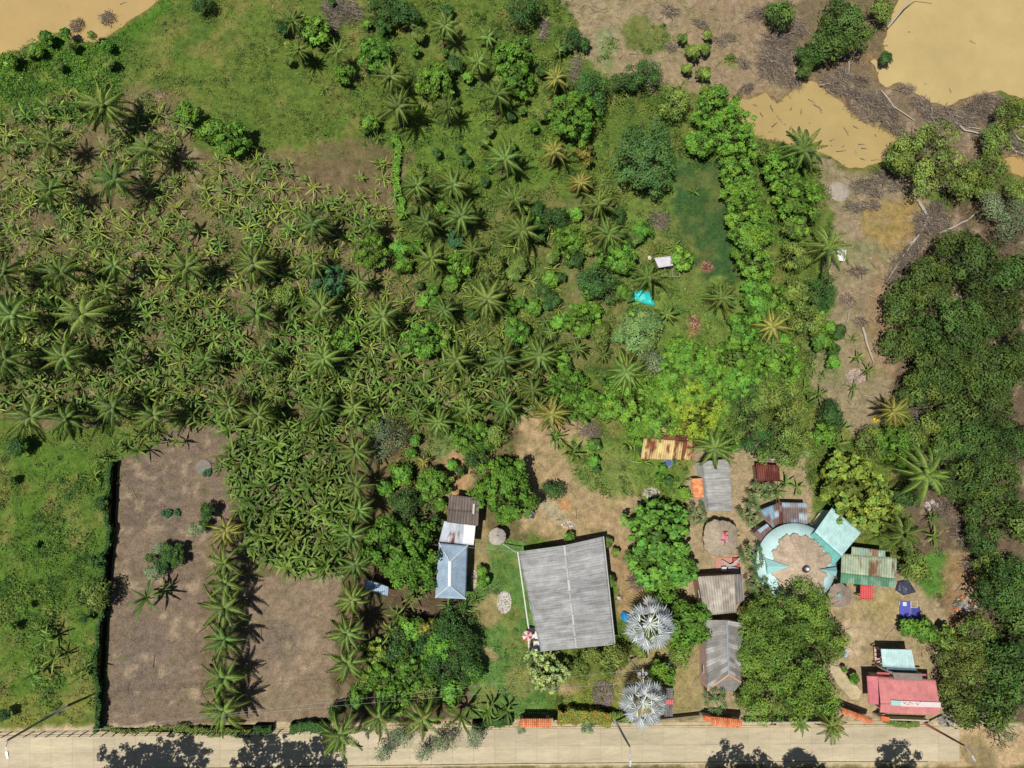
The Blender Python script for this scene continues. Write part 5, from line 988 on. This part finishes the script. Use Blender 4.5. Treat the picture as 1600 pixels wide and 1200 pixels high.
b = MB(); slab([(1391, 1093.5, 3.76), (1407, 1094.5, 3.76), (1407, 1102.5, 3.72), (1391, 1101, 3.72)], alb((180, 224, 218)), .06, .08); b.build('turquoise_ridge_band', M['paint'], e)
b = MB(); rs_ = random.Random(6)
for k in range(16):
    x = rs_.uniform(1410, 1438); y = 1098.5+rs_.uniform(-2.4, 2.4); w_ = rs_.uniform(.6, 2.4); slab([(x, y, 3.9), (x+w_, y+.3, 3.9), (x+w_*.9, y+1.0, 3.9), (x-.2, y+.8, 3.9)], alb(rs_.choice([(180, 60, 66), (200, 90, 96), (150, 60, 60)])), .02, .02)
b.build('painted_flower_marks', M['paint'], e)
building('annex', 'annex under a plain pale turquoise roof behind the pink house', 'annex', [(1376, 1014), (1424, 1015), (1431, 1048), (1380, 1044)], 2.7, [dict(q=[(1376, 1014, 2.75), (1424, 1015, 2.75), (1430, 1045, 3.1), (1379, 1042, 3.1)], cf=cf_plain((206, 240, 238), .04, 1.5, .06), nu=6, nv=1, per=.4, wave=.006),
  dict(q=[(1384, 1043, 2.95), (1432, 1045.5, 2.95), (1437, 1051, 2.7), (1388, 1049, 2.7)], cf=cf_plain((120, 146, 162), .06), nu=5, nv=1, per=.4, name='blue_gutter_sheet')], (226, 220, 206), .2, posts=True)
o0 = G(1414, 1056); o0.z = 0; b = MB(); slab([(1390, 1049, 3.3), (1437, 1051, 3.3), (1437, 1062, 3.3), (1395, 1060.5, 3.3)], alb((158, 142, 130)), .15, .35); tkb = b
o = tkb.build('concrete_slab_roof', M['wall'], None, False, o0); tag(o, 'mossy grey concrete slab roof between pink and turquoise roofs', 'slab roof')
b = MB(); slab([(1370, 1050, 2.4), (1390, 1051, 2.4), (1390, 1054, 2.4), (1370, 1053, 2.4)], alb((214, 106, 112))); slab([(1437, 1052.5, 2.4), (1447, 1053, 2.4), (1447, 1056, 2.4), (1437, 1055, 2.4)], alb((214, 106, 112))); b.build('pink_fascia', M['paint'], o)
b = MB()
for (x, y) in ((1391, 1050), (1436, 1052), (1436, 1061), (1396, 1060)): q = G(x, y, 3.3)-o0; b.box(q.x-.12, q.y-.12, 0, q.x+.12, q.y+.12, 3.62, alb((200, 190, 180)))
b.build('pillar', M['wall'], o)

# ------------------------------------------------------------------ gates, hedges, fence, poles, cables
def gate(quad, lab):
    P = [G(x, y, 2.3) for x, y in quad]; c = sum(P, Vector())/4; o0 = Vector((c.x, c.y, 0)); e = thing('gateway', lab, 'gateway', o0, 'tiled gateways along the road')
    m1 = (P[0]+P[3])/2; m2 = (P[1]+P[2])/2; up = Vector((0, 0, .4)); cf = cf_rust((244, 158, 112), (226, 124, 78), .45, 1.4, .6)
    for q in ([m1+up, m2+up, P[1], P[0]], [m1+up, m2+up, P[2], P[3]]):
        obj('tiled_roof', grid_sheet([v-o0 for v in q], 14, 2, cf, .045, .24, 3, 'tiled_roof'), M['roof'], e)
    d = (m2-m1); L_ = d.length; d.normalize(); n = Vector((-d.y, d.x, 0))
    for s in (-1, 1):
        b = MB(); q = s*d*(L_/2-.3); b.prism([tuple((q+d*a+n*w_).xy) for a, w_ in ((-.2, -.2), (.2, -.2), (.2, .2), (-.2, .2))], -.1, 2.35, alb((226, 214, 196))); b.build('pillar', M['wall'], e)
    b = MB(); b.prism([tuple((d*a+n*w_).xy) for a, w_ in ((-L_/2+.5, -.05), (L_/2-.5, -.05), (L_/2-.5, .05), (-L_/2+.5, .05))], 0.08, 2.0, alb((130, 96, 70))); b.build('gate_leaf', M['paint'], e)
gate([(812, 1122.5), (862, 1122.5), (862, 1137.5), (812, 1136.5)], 'orange tiled gateway left of the clipped hedge by the road')
gate([(1110, 1119), (1159, 1123.5), (1157, 1138), (1111, 1133)], 'orange tiled gateway beside the big roadside tree'); gate([(1313, 1104), (1362, 1122), (1360, 1131.5), (1313, 1113.5)], 'slanting orange tiled gateway left of the pink-roofed house')
def wall_run(pts, h, t, rgb, name, lab, cat, cap=None):
    q0 = G(*pts[0]); e = thing(name, lab, cat, q0); b = MB()
    for a, c in zip(pts, pts[1:]):
        A, B = G(*a)-q0, G(*c)-q0; d = (B-A).normalized(); n = Vector((-d.y, d.x, 0))*t/2; b.prism([tuple((A-n).xy), tuple((B-n).xy), tuple((B+n).xy), tuple((A+n).xy)], -.1, h, alb(rgb))
        if cap:
            b2 = MB(); n2 = n*2.4; b2.prism([tuple((A-n2).xy), tuple((B-n2).xy), tuple((B+n2).xy), tuple((A+n2).xy)], h+.003, h+.12, alb(cap)); b2.build('coping', M['roof'], e)
    b.build('wall_body', M['wall'], e)
wall_run([(1092, 1113), (1109, 1117)], 1.9, .25, (230, 220, 205), 'garden_wall', 'short wall with orange coping left of the middle gateway', 'wall', (228, 124, 74))
wall_run([(1362, 1114), (1375, 1116)], 1.9, .25, (230, 220, 205), 'garden_wall', 'short wall with orange coping joining the slanting gateway', 'wall', (228, 124, 74))
wall_run([(1157, 1122), (1300, 1122)], 1.6, .2, (200, 190, 172), 'garden_wall', 'plain pale wall under the big roadside tree', 'wall'); wall_run([(1380, 1119), (1442, 1121)], 1.2, .15, (214, 200, 180), 'garden_wall', 'low pale wall in front of the pink house', 'wall')
wall_run([(864, 1123), (956, 1125)], .8, .2, (206, 192, 172), 'garden_wall', 'low pale wall under the clipped hedge', 'wall'); wall_run([(956, 1125), (1005, 1123), (1090, 1114)], 1.0, .15, (150, 138, 120), 'garden_wall', 'low dark wall running from hedge to the middle gateway', 'wall')
def hedge(pts, w_, h, m, lab, seed, nper=420, size=.085, cols=None):
    rs = np.random.RandomState(seed); q0 = G(*pts[0]); V_ = []; F_ = []; C_ = []; o = 0; b = MB(); e = thing('hedge', lab, 'hedge', q0)
    for a, c in zip(pts, pts[1:]):
        A, B = G(*a)-q0, G(*c)-q0; L_ = (B-A).length; d = (B-A)/L_; nn = Vector((-d.y, d.x, 0)); n = int(L_*nper*(w_+h))
        f = rs.choice(3, n, p=[.5, .25, .25]); t = rs.rand(n)*L_; jw = 1+.25*(fbm(t+seed*9, t*0, 1.1, 66)-.5)*2
        u = np.where(f == 0, rs.uniform(-.5, .5, n), np.where(f == 1, -.5, .5))*w_*jw; z = np.where(f == 0, h*(.9+.2*fbm(t, u*2, .8, 67)), rs.uniform(.05, 1, n)*h)
        P = np.array(A)+np.outer(t, np.array(d))+np.outer(u, np.array(nn)); P[:, 2] = z; P += rs.randn(n, 3)*.05
        Nn = np.where((f == 0)[:, None], np.array([[0, 0, 1.]]), np.outer(np.sign(u), np.array(nn)))+rs.randn(n, 3)*.5; Nn /= np.linalg.norm(Nn, axis=1, keepdims=True)
        v, ff = leaves(P, Nn, size, rs, .55); V_.append(v); F_.append(ff+o); o += len(v); tn = rs.uniform(.65, 1.3, n)*(.75+.5*fbm(t*1+5, u*3, 1.3, 68)); cc = np.stack([tn]*3, 1)
        u = u+0; P = P+np.outer((fbm(t+3*seed, t*0, 3.0, 61)-.5)*1.3+(fbm(t+3*seed, t*0, .9, 62)-.5)*.6, np.array(nn)); v, ff2 = leaves(P, Nn, size, rs, .55); V_[-1] = v
        if cols is not None: mk = rs.rand(n) < cols[1]*fbm(t, u*2, 2, 69)*2; cc[mk] *= np.array(cols[0])
        C_.append(np.repeat(cc, 4, 0)); x = w_*.38; b.prism([tuple((A-nn*x).xy), tuple((B-nn*x).xy), tuple((B+nn*x).xy), tuple((A+nn*x).xy)], 0, h*.82, alb((50, 70, 34)))
    obj('foliage', newmesh('foliage', np.vstack(V_), np.vstack(F_), np.vstack(C_)), m, e); b.build('branches', M['bark'], e)
hedge([(869, 1112), (950, 1114)], 1.5, 1.9, M['olive'], 'long clipped hedge with reddish flowers beside the left gateway', 1, 300, .1, ((2.0, .7, .6), .45)); hedge([(952, 1115), (985, 1118)], .9, 1.2, M['olive'], 'short hedge between the long hedge and the silver palm', 2, 300)
hedge([(457, 1131), (512, 1129)], 1.0, 1.2, M['dark'], 'clipped green hedge at the foot of the middle bare plot', 3); hedge([(400, 1134), (427, 1134)], .9, 1.0, M['dark'], 'short hedge stub left of the clipped hedge below middle plot', 4); hedge([(275, 1139), (395, 1137)], .8, .7, M['olive'], 'low bright hedge under the palms along the road', 5, 260)
hedge([(182, 722), (176, 850), (166, 960), (157, 1138)], .35, 1.3, M['dark'], 'long thin hedge dividing the left meadow from the bare plot', 6, 150, .12); hedge([(1380, 1122), (1430, 1124)], .6, .8, M['olive'], 'small roadside hedge in front of the pink house', 7)
hedge([(738, 1128), (800, 1126)], .8, .9, M['dark'], 'dark low hedge below the lawn left of the gateway', 8); hedge([(618, 215), (622, 300), (628, 345)], .9, .7, M['bright'], 'bright green row of tall weeds beside the brown patch', 9, 150, .13); hedge([(160, 1139), (270, 1141)], .4, .35, M['olive'], 'thin weedy strip along the foot of the bare plot', 10, 200)
# fence of posts along the road
e = thing('fence', 'wire fence on short dark posts along the left roadside', 'fence', G(0, 1146)); q0 = G(0, 1146); k = 0; x = -20
while x < 560:
    y = 1146-x*.011; P = G(x, y)-q0; b = MB(); b.tube([P-Vector((0, 0, .1)), P+Vector((.0, 0, 1.35))], .07, .06, 6, alb((110, 96, 78))); b.build('post', M['bark'], e); x += 17 if x < 270 or x > 420 else 9
for z in (.5, .9, 1.25):
    b = MB(); b.tube([G(-20, 1146.2)-q0+Vector((0, 0, z)), G(560, 1139.8)-q0+Vector((0, 0, z))], .008, .008, 4, (.3, .3, .3)); b.build('wire', M['cable'], e)
def pole(bx, by, h, lab, arm=None, cross=0, tr=False, rgb=(200, 192, 178)):
    q0 = G(bx, by); e = thing('utility_pole', lab, 'pole', q0, 'utility poles along the road'); b = MB(); b.tube([(0, 0, -.2), (0, 0, h)], .17, .1, 10, alb(rgb)); b.build('shaft', M['wall'], e, True)
    if arm:
        b = MB(); A = Vector((0, 0, h-.3)); B = Vector((arm[0], arm[1], h+.35)); b.tube([A, A.lerp(B, .5)+Vector((0, 0, .25)), B], .045, .035, 6, alb((200, 202, 206))); b.build('lamp_arm', M['metal'], e)
        b = MB(); d = Vector((arm[0], arm[1], 0)).normalized(); n = Vector((-d.y, d.x, 0))*.13; b.prism([tuple((B-d*.1-n).xy), tuple((B+d*.6-n*.7).xy), tuple((B+d*.6+n*.7).xy), tuple((B-d*.1+n).xy)], h+.3, h+.44, alb((222, 224, 228))); b.build('lamp_head', M['metal'], e)
    if cross:
        b = MB(); b.box(-.06, -cross, h-.5, .06, cross, h-.36, alb((190, 188, 184))); b.build('crossarm', M['metal'], e)
        for s in (-.9, -.3, .3, .9): b = MB(); b.tube([(0, s*cross, h-.36), (0, s*cross, h-.16)], .05, .04, 6, alb((160, 90, 70))); b.build('insulator', M['paint'], e)
    if tr:
        for s in (-.35, .4): b = MB(); b.tube([(s, .15, h-1.5), (s, .15, h-.7)], .22, .22, 10, alb((170, 172, 176))); b.build('transformer', M['paint'], e)
    return q0+Vector((0, 0, h))
T1 = pole(105, 1103, 10.9, 'tall concrete pole with street lamp in the left meadow', (.35, -1.0)); T2 = pole(958, 1121, 9.4, 'concrete pole with street lamp leaning over the road below the hedge', (-.1, -1.3)); T3 = pole(1444, 1130, 7.4, 'reddish pole with street lamp at the road end', (.5, -1.0), rgb=(176, 110, 92)); T4 = pole(983, 1030, 7.6, 'pole with crossarm and two transformers beside the lower silver palm', None, .9, True)
def cable(A, B, sag, lab, r=.011):
    q0 = Vector((A.x, A.y, 0)); b = MB(); b.tube([A.lerp(B, t)-q0-Vector((0, 0, sag*4*t*(1-t))) for t in [i/14 for i in range(15)]], r, r, 4, (1, 1, 1)); tag(b.build('overhead_cable', M['cable'], None, False, q0), lab, 'cable', 'overhead cables')
cable(T1, T4+Vector((0, .7, -.3)), 1.0, 'upper overhead cable crossing both bare plots to the transformer pole'); cable(T1-Vector((0, 0, .8)), T4+Vector((0, -.7, -.3)), 1.2, 'lower overhead cable crossing both bare plots to the transformer pole')
cable(T1, G(-160, 1130)+Vector((0, 0, 9)), .5, 'overhead cable leaving the left pole past the frame edge'); cable(T2, T3, .8, 'overhead cable over the road between the two right lamps'); cable(T4, T2, .3, 'short overhead cable from transformer pole to the hedge lamp'); cable(T3, G(1750, 1210)+Vector((0, 0, 8)), .6, 'overhead cable leaving the reddish pole to the right')
cable(G(809, 862, 3), G(660, 850, 3), .3, 'service cable between the blue-roofed and grey-roofed houses', .015)

# ------------------------------------------------------------------ small things in the yards
def small(name, x, y, lab, cat, fn, m='paint', rz=0, smooth=False, h=0):
    p = G(x, y, h); b = MB(); fn(b); o = b.build(name, M[m], None, smooth, (p.x, p.y, h)); o.rotation_euler = (0, 0, math.radians(rz)); return tag(o, lab, cat)
def tarp(name, P, lab, rgb, seed, hz=.35, flat=.2, m='cloth', z0=.15):
    c = G(sum(p[0] for p in P)/len(P), sum(p[1] for p in P)/len(P)); rs = np.random.RandomState(seed); Q = [G(*p)-c for p in P]; V_ = []; F_ = []; C_ = []; n = 12; m2 = 48
    for i in range(n+1):
        for k in range(m2):
            t = k/m2*len(Q); a = int(t); f = t-a; e_ = Q[a].lerp(Q[(a+1) % len(Q)], f); r = i/n; z = z0+hz*(1-r*r)+float(fbm(np.array(e_.x*r*2.2+seed), np.array(e_.y*r*1.0), 1.3, 55))*flat*2; V_.append((e_.x*r, e_.y*r, z*(1 if i < n else .55))); C_.append(np.array(alb(rgb, 1.5)))
    for i in range(n):
        for k in range(m2): a = i*m2+k; b2 = i*m2+(k+1) % m2; F_.append((a, a+m2, b2+m2, b2))
    F_ = np.array(F_)
    if (Vector(V_[m2])-Vector(V_[0])).cross(Vector(V_[m2+1])-Vector(V_[0])).z < 0: F_ = F_[:, ::-1]
    o = obj(name, newmesh(name, np.array(V_), F_, np.array(C_), True), M[m], None, (c.x, c.y, 0)); return tag(o, lab, 'tarp')
tarp('tarp', [(982, 469), (993, 455), (1004, 453), (1015, 457), (1023, 478), (1012, 477), (1001, 473)], 'shiny turquoise tarp spread between palm and round tree', (60, 222, 214), 1)
tarp('tarp', [(968, 962), (973, 954), (982, 957), (984, 970), (975, 972)], 'small bright blue tarp beside the upper silver palm', (40, 150, 214), 2, .4)
tarp('tarp', [(1402, 908), (1418, 905), (1430, 925), (1410, 930), (1398, 922)], 'dark grey plastic sheet at the corner of the green barn', (70, 72, 92), 3, .2)
e, o0 = building('shed', 'tiny shed with a flat white metal roof by the turquoise tarp', 'shed', [(1023, 403), (1048, 400), (1051, 415), (1029, 418)], 1.9, [dict(q=[(1022, 403, 2.1), (1048, 400, 2.1), (1052, 415, 1.95), (1029, 418.5, 1.95)], cf=cf_plain((228, 224, 232), .06, 1.5, .15), nu=4, nv=2, wave=.006)], posts=True, inset=.05)
def f_pen(b):
    for a, c in (((-1, -.9), (1, -.9)), ((-1, .9), (1, .9)), ((1, -.9), (1, .9)), ((-1, -.9), (-1, .9)), ((0, -.9), (0, .9))): b.tube([(*a, .7), (*c, .7)], .05, .05, 5, alb((170, 160, 145)))
    for x, y in ((-1, -.9), (1, -.9), (1, .9), (-1, .9)): b.tube([(x, y, 0), (x, y, .9)], .05, .05, 5, alb((150, 140, 125)))
small('animal_pen', 1048, 425, 'small wooden pen frame below the tiny white-roofed shed', 'pen', f_pen)
def f_tub(b):
    L_, W_ = 1.0, .62; out = [(math.copysign(abs(math.cos(t))**.5, math.cos(t))*W_, math.copysign(abs(math.sin(t))**.5, math.sin(t))*L_) for t in [2*PI*k/20 for k in range(20)]]; n = 20; vs = []
    for s, z in ((.82, 0), (1, .5), (1, .55), (.86, .55), (.78, .12)): vs += [(x*s, y*s, z) for x, y in out]
    b.add(vs, [(j*n+k, j*n+(k+1) % n, (j+1)*n+(k+1) % n, (j+1)*n+k) for j in range(4) for k in range(n)]+[tuple(range(4*n, 5*n))], alb((240, 240, 238)))
small('tub', 1312, 399, 'white rectangular tub lying under the coconut palm by the swamp', 'tub', f_tub, rz=-8, smooth=False)
small('crate', 1367, 656, 'yellow plastic crate under the yellowish palm', 'crate', lambda b: (b.box(-.4, -.3, 0, .4, .3, .04, alb((232, 208, 70))), [b.box(*v, alb((232, 208, 70))) for v in ((-.4, -.3, .04, .4, -.25, .35), (-.4, .25, .04, .4, .3, .35), (-.4, -.25, .04, -.35, .25, .35), (.35, -.25, .04, .4, .25, .35))]), rz=20)
def f_disc(R, h, c, n=28): return lambda b: (b.tube([(0, 0, -.05), (0, 0, h)], R, R*.97, n, alb(c)))
small('concrete_disc', 318, 730, 'flat round concrete slab at the top of the left bare plot', 'concrete slab', f_disc(1.0, .12, (150, 142, 132)), 'wall')
small('ash_mound', 1311, 299, 'pale grey round mound on the bank of the middle pond', 'mound', lambda b: b.tube([(0, 0, -.05), (0, 0, .12), (0, 0, .3)], 1.55, .5, 26, alb((190, 178, 162))), 'wall')
def f_tank(b): b.tube([(0, 0, 0), (0, 0, 1.5)], .68, .68, 20, (.04, .045, .05)); b.tube([(0, 0, 1.5), (0, 0, 1.72)], .6, .25, 20, (.05, .055, .06)); b.tube([(0, 0, 1.72), (0, 0, 1.8)], .2, .2, 12, (.03, .03, .03))
small('water_tank', 1039, 1036, 'black round water tank among the bushes right of the silver palms', 'water tank', f_tank, 'paint')
small('satellite_dish', 1042, 723, 'blue-grey round basin just below the rusty yellow roof', 'basin', lambda b: (b.tube([(0, 0, 0), (0, 0, .5)], .4, .65, 18, alb((130, 150, 185))), b.tube([(0, 0, .503), (0, 0, .53)], .5, .5, 18, alb((90, 110, 150)))), 'paint').name = 'basin'
def f_umb(c1, R=.65): 
    def f(b):
        for k in range(8): a0, a1 = k*PI/4, (k+1)*PI/4; b.add([(0, 0, 2.2), (R*math.cos(a0), R*math.sin(a0), 1.95), (R*math.cos(a1), R*math.sin(a1), 1.95)], [(0, 1, 2)], alb(c1 if k % 2 else (240, 225, 220)))
        b.tube([(0, 0, 0), (0, 0, 2.18)], .03, .03, 6, alb((200, 200, 200)))
    return f
small('sun_umbrella', 822, 988, 'small red and pink umbrella beside the white patio', 'umbrella', f_umb((206, 96, 96)), 'cloth')
def f_plant(b):
    b.tube([(0, 0, 0), (0, 0, .45)], .22, .3, 12, alb((160, 110, 84))); r_2 = random.Random(4)
    for k in range(26): a = r_2.uniform(0, 6.28); L_ = r_2.uniform(.3, .55); d = Vector((math.cos(a), math.sin(a), 0)); s = Vector((-d.y, d.x, 0))*.07; q = Vector((0, 0, .45)); b.add([q-s, q+d*L_*.6-s+Vector((0, 0, .45)), q+d*L_+Vector((0, 0, .3)), q+d*L_*.6+s+Vector((0, 0, .45))], [(0, 1, 2, 3)], alb(r_2.choice([(90, 110, 50), (130, 120, 60), (150, 90, 60)])))
small('potted_plant', 831, 1003, 'potted plant standing on the white patio', 'potted plant', f_plant, 'paint')
small('bucket', 966, 934, 'round white bucket by the right wall of the grey-roofed house', 'bucket', lambda b: (b.tube([(0, 0, 0), (0, 0, .35)], .24, .3, 14, alb((240, 236, 226)), cap=False), b.tube([(0, 0, .1), (0, 0, .12)], .24, .24, 14, alb((200, 190, 180)))), 'paint')
small('bucket', 1037, 404-20, 'small white bucket up-left of the tiny white-roofed shed', 'bucket', lambda b: b.tube([(0, 0, 0), (0, 0, .35)], .2, .26, 12, alb((240, 238, 220))), 'paint').location = (*G(1014, 404).xy, 0)
# blue sheets drying, frame
def f_blue(b):
    b.box(-1.4, -1.1, .05, .1, 1.1, .1, alb((96, 100, 196))); b.box(.25, -1.1, .05, 1.4, .4, .1, alb((70, 74, 160))); b.box(-.95, .5, .103, -.45, 1.0, .13, alb((235, 238, 245)))
    for a, c in (((.12, 1.2), (.95, 1.2)), ((.12, .35), (.95, .35)), ((.12, .3), (.12, 1.2)), ((.95, .35), (.95, 1.2)), ((-1.45, 1.1), (-1.45, .6))): b.tube([(*a, .15), (*c, .15)], .045, .045, 5, alb((240, 225, 215)))
small('drying_sheets', 1421, 953, 'blue sheets with a white wooden frame laid on the ground', 'sheets', f_blue, 'cloth', rz=-3)
def rubble(x, y, rx, ry, n, cols, s0, s1, name, lab, cat, kind=None, m='wall', seed=0, hz=.35):
    r_2 = random.Random(seed+int(x)); s = sca(x, y); c = G(x, y); b = MB()
    for k in range(n):
        t = r_2.uniform(0, 6.28); q = math.sqrt(r_2.random()); z = (1-q)*hz*r_2.random(); sz = r_2.uniform(s0, s1)
        Mt = Matrix.Translation((q*rx*s*math.cos(t), q*ry*s*math.sin(t), z+sz*.25)) @ Matrix.Rotation(r_2.uniform(0, 6.28), 4, Vector((r_2.uniform(-1, 1), r_2.uniform(-1, 1), 1.2)).normalized()); w_ = sz*r_2.uniform(.5, 1)
        b.box(-sz/2, -w_/2, -sz*.2, sz/2, w_/2, sz*.2, tuple(v*r_2.uniform(.8, 1.15) for v in alb(r_2.choice(cols))), Mt)
    o = b.build(name, M[m], None, False, (c.x, c.y, 0)); return tag(o, lab, cat, kind=kind)
BR_ = [(142, 98, 82), (158, 116, 96), (120, 84, 72), (190, 165, 140)]
rubble(1105, 415, 9, 7, 120, BR_, .12, .3, 'brick_pile', 'reddish pile of broken bricks on the grass beside the dark green patch', 'brick pile'); rubble(1086, 505, 9, 13, 170, BR_+[(216, 180, 130)], .12, .3, 'brick_pile', 'larger reddish brick pile right of the matte green tree', 'brick pile')
rubble(788, 941, 11, 17, 500, [(232, 226, 214), (214, 206, 190), (240, 236, 228)], .08, .22, 'white_gravel', 'oval patch of white gravel on the lawn', 'gravel', 'stuff', hz=.1); rubble(741, 905, 5, 14, 200, [(228, 218, 204), (206, 190, 170)], .08, .22, 'white_gravel', 'white gravel strip along the blue-roofed house', 'gravel', 'stuff', seed=1, hz=.1)
rubble(942, 1085, 17, 21, 1400, [(150, 136, 128), (128, 116, 110), (168, 154, 144)], .08, .2, 'grey_gravel', 'oval bed of grey gravel in the front garden', 'gravel', 'stuff', hz=.06); rubble(1478, 1125, 14, 9, 260, [(176, 168, 156), (200, 192, 180)], .1, .25, 'grey_gravel', 'pale gravel heap at the road end', 'gravel', 'stuff', hz=.25)
rubble(1200, 716, 13, 8, 90, [(230, 224, 214), (180, 150, 120), (206, 190, 170), (150, 130, 110)], .2, .6, 'rubbish_pile', 'pile of white bags and planks behind the maroon shed', 'rubbish pile'); rubble(1505, 945, 16, 13, 110, [(160, 150, 140), (228, 132, 78), (190, 190, 196), (110, 120, 90), (200, 170, 150)], .2, .7, 'rubbish_pile', 'scattered rubbish with orange sheet in the right yard', 'rubbish pile', hz=.3)
rubble(1455, 790, 10, 7, 60, [(232, 230, 226), (180, 176, 170), (150, 130, 110)], .15, .45, 'rubbish_pile', 'white rubbish heap below the lopsided palm', 'rubbish pile'); rubble(827, 803, 7, 6, 50, [(120, 116, 112), (220, 218, 214), (90, 88, 86)], .2, .5, 'rubbish_pile', 'dark and white rubbish under the large bright tree', 'rubbish pile')
rubble(1018, 770, 14, 8, 120, [(214, 208, 196), (190, 180, 160)], .1, .3, 'stone_pile', 'pale stones scattered above the airy yard tree', 'stone pile', hz=.1); rubble(888, 820, 10, 5, 60, [(236, 230, 216), (214, 200, 176)], .1, .3, 'stone_pile', 'white stones in the dirt yard above the grey-roofed house', 'stone pile', hz=.1)
rubble(1478, 1035, 22, 22, 260, [(212, 190, 164), (190, 166, 140), (226, 210, 190)], .1, .35, 'dry_leaf_litter', 'pale dry leaves scattered right of the turquoise annex', 'dry leaves', 'stuff', hz=.12); rubble(1337, 588, 16, 12, 200, [(210, 190, 176), (190, 166, 150)], .1, .35, 'dry_leaf_litter', 'dry pinkish leaf litter beside the two small banana plants', 'dry leaves', 'stuff', hz=.12)
rubble(1325, 465, 9, 12, 200, [(216, 190, 156), (196, 166, 130)], .12, .4, 'dry_leaf_litter', 'dry palm leaves heaped near the swamp path', 'dry leaves', 'stuff', hz=.2)
def f_junk(b):
    b.box(-1.7, -.9, .0, 1.4, .9, .08, alb((210, 150, 130))); b.box(.5, -.2, .083, 1.35, .85, .5, alb((206, 80, 84)), None)
    for k in range(6): a = -.5+k*.22; b.box(-1.2+k*.35, -.1, .5+.05*k, -.2+k*.35, .12, .56+.05*k, alb((190, 186, 180)), Matrix.Rotation(a, 4, 'Z'))
    b.box(-1.1, -.8, .083, -.5, -.2, .7, alb((225, 225, 225))); b.box(-.2, -.85, .6, 1.2, -.15, .66, alb((180, 182, 186)), Matrix.Rotation(-.2, 4, 'Z'))
small('lumber_pile', 1138, 882, 'planks and a red box stacked below the round thatched shelter', 'lumber pile', f_junk, 'paint')
small('planks', 1342-4, 966+54, 'bench', 'bench', lambda b: (b.box(-.35, -1.0, .45, .35, 1.0, .5, alb((230, 190, 180))), [b.box(x, y, 0, x+.06, y+.06, .45, alb((120, 90, 80))) for x in (-.3, .24) for y in (-.95, .89)], [b.box(-.3, y, .503, .3, y+.14, .54, alb((150, 90, 90))) for y in (-.8, -.3, .2, .7)]), 'paint')
o = bpy.data.objects.get('planks'); o.name = 'bench'; o.location = (*G(1367, 1021).xy, 0); o['label'] = 'pale pink slatted bench left of the turquoise annex'
small('metal_sheet', 1321, 1020, 'small crumpled blue-grey metal sheet on the ground by the sand patch', 'metal sheet', lambda b: b.box(-.3, -.5, .1, .3, .5, .13, alb((196, 214, 228)), Matrix.Rotation(.25, 4, 'Y')), 'paint', rz=-20)
small('fallen_frond_rack', 0, 0, '', '', lambda b: b.box(-.1, -.1, 0, .1, .1, .1), 'paint')
bpy.data.objects.remove(bpy.data.objects['fallen_frond_rack'])
def f_pipe(b): A, B = G(806, 863, 3)-G(780, 850), G(786, 850, .6)-G(780, 850); A.z = 2.9; B.z = .5; b.tube([B, A], .06, .06, 6, alb((238, 236, 230)))
small('drain_pipe', 780, 850, 'white pipe running from the thatched parasol to the grey-roofed house', 'pipe', f_pipe)
small('table', 1229-3, 823, 'bench table', 'table', lambda b: (b.box(-.7, -.2, .7, .7, .2, .74, alb((226, 200, 140))), [b.box(x, y, 0, x+.06, y+.06, .7, alb((150, 120, 90))) for x in (-.65, .59) for y in (-.18, .12)]), 'paint', rz=50)
o = bpy.data.objects['table']; o.location = (*G(1273, 809).xy, 0); o['label'] = 'narrow yellow table in the shade left of the turquoise hall'
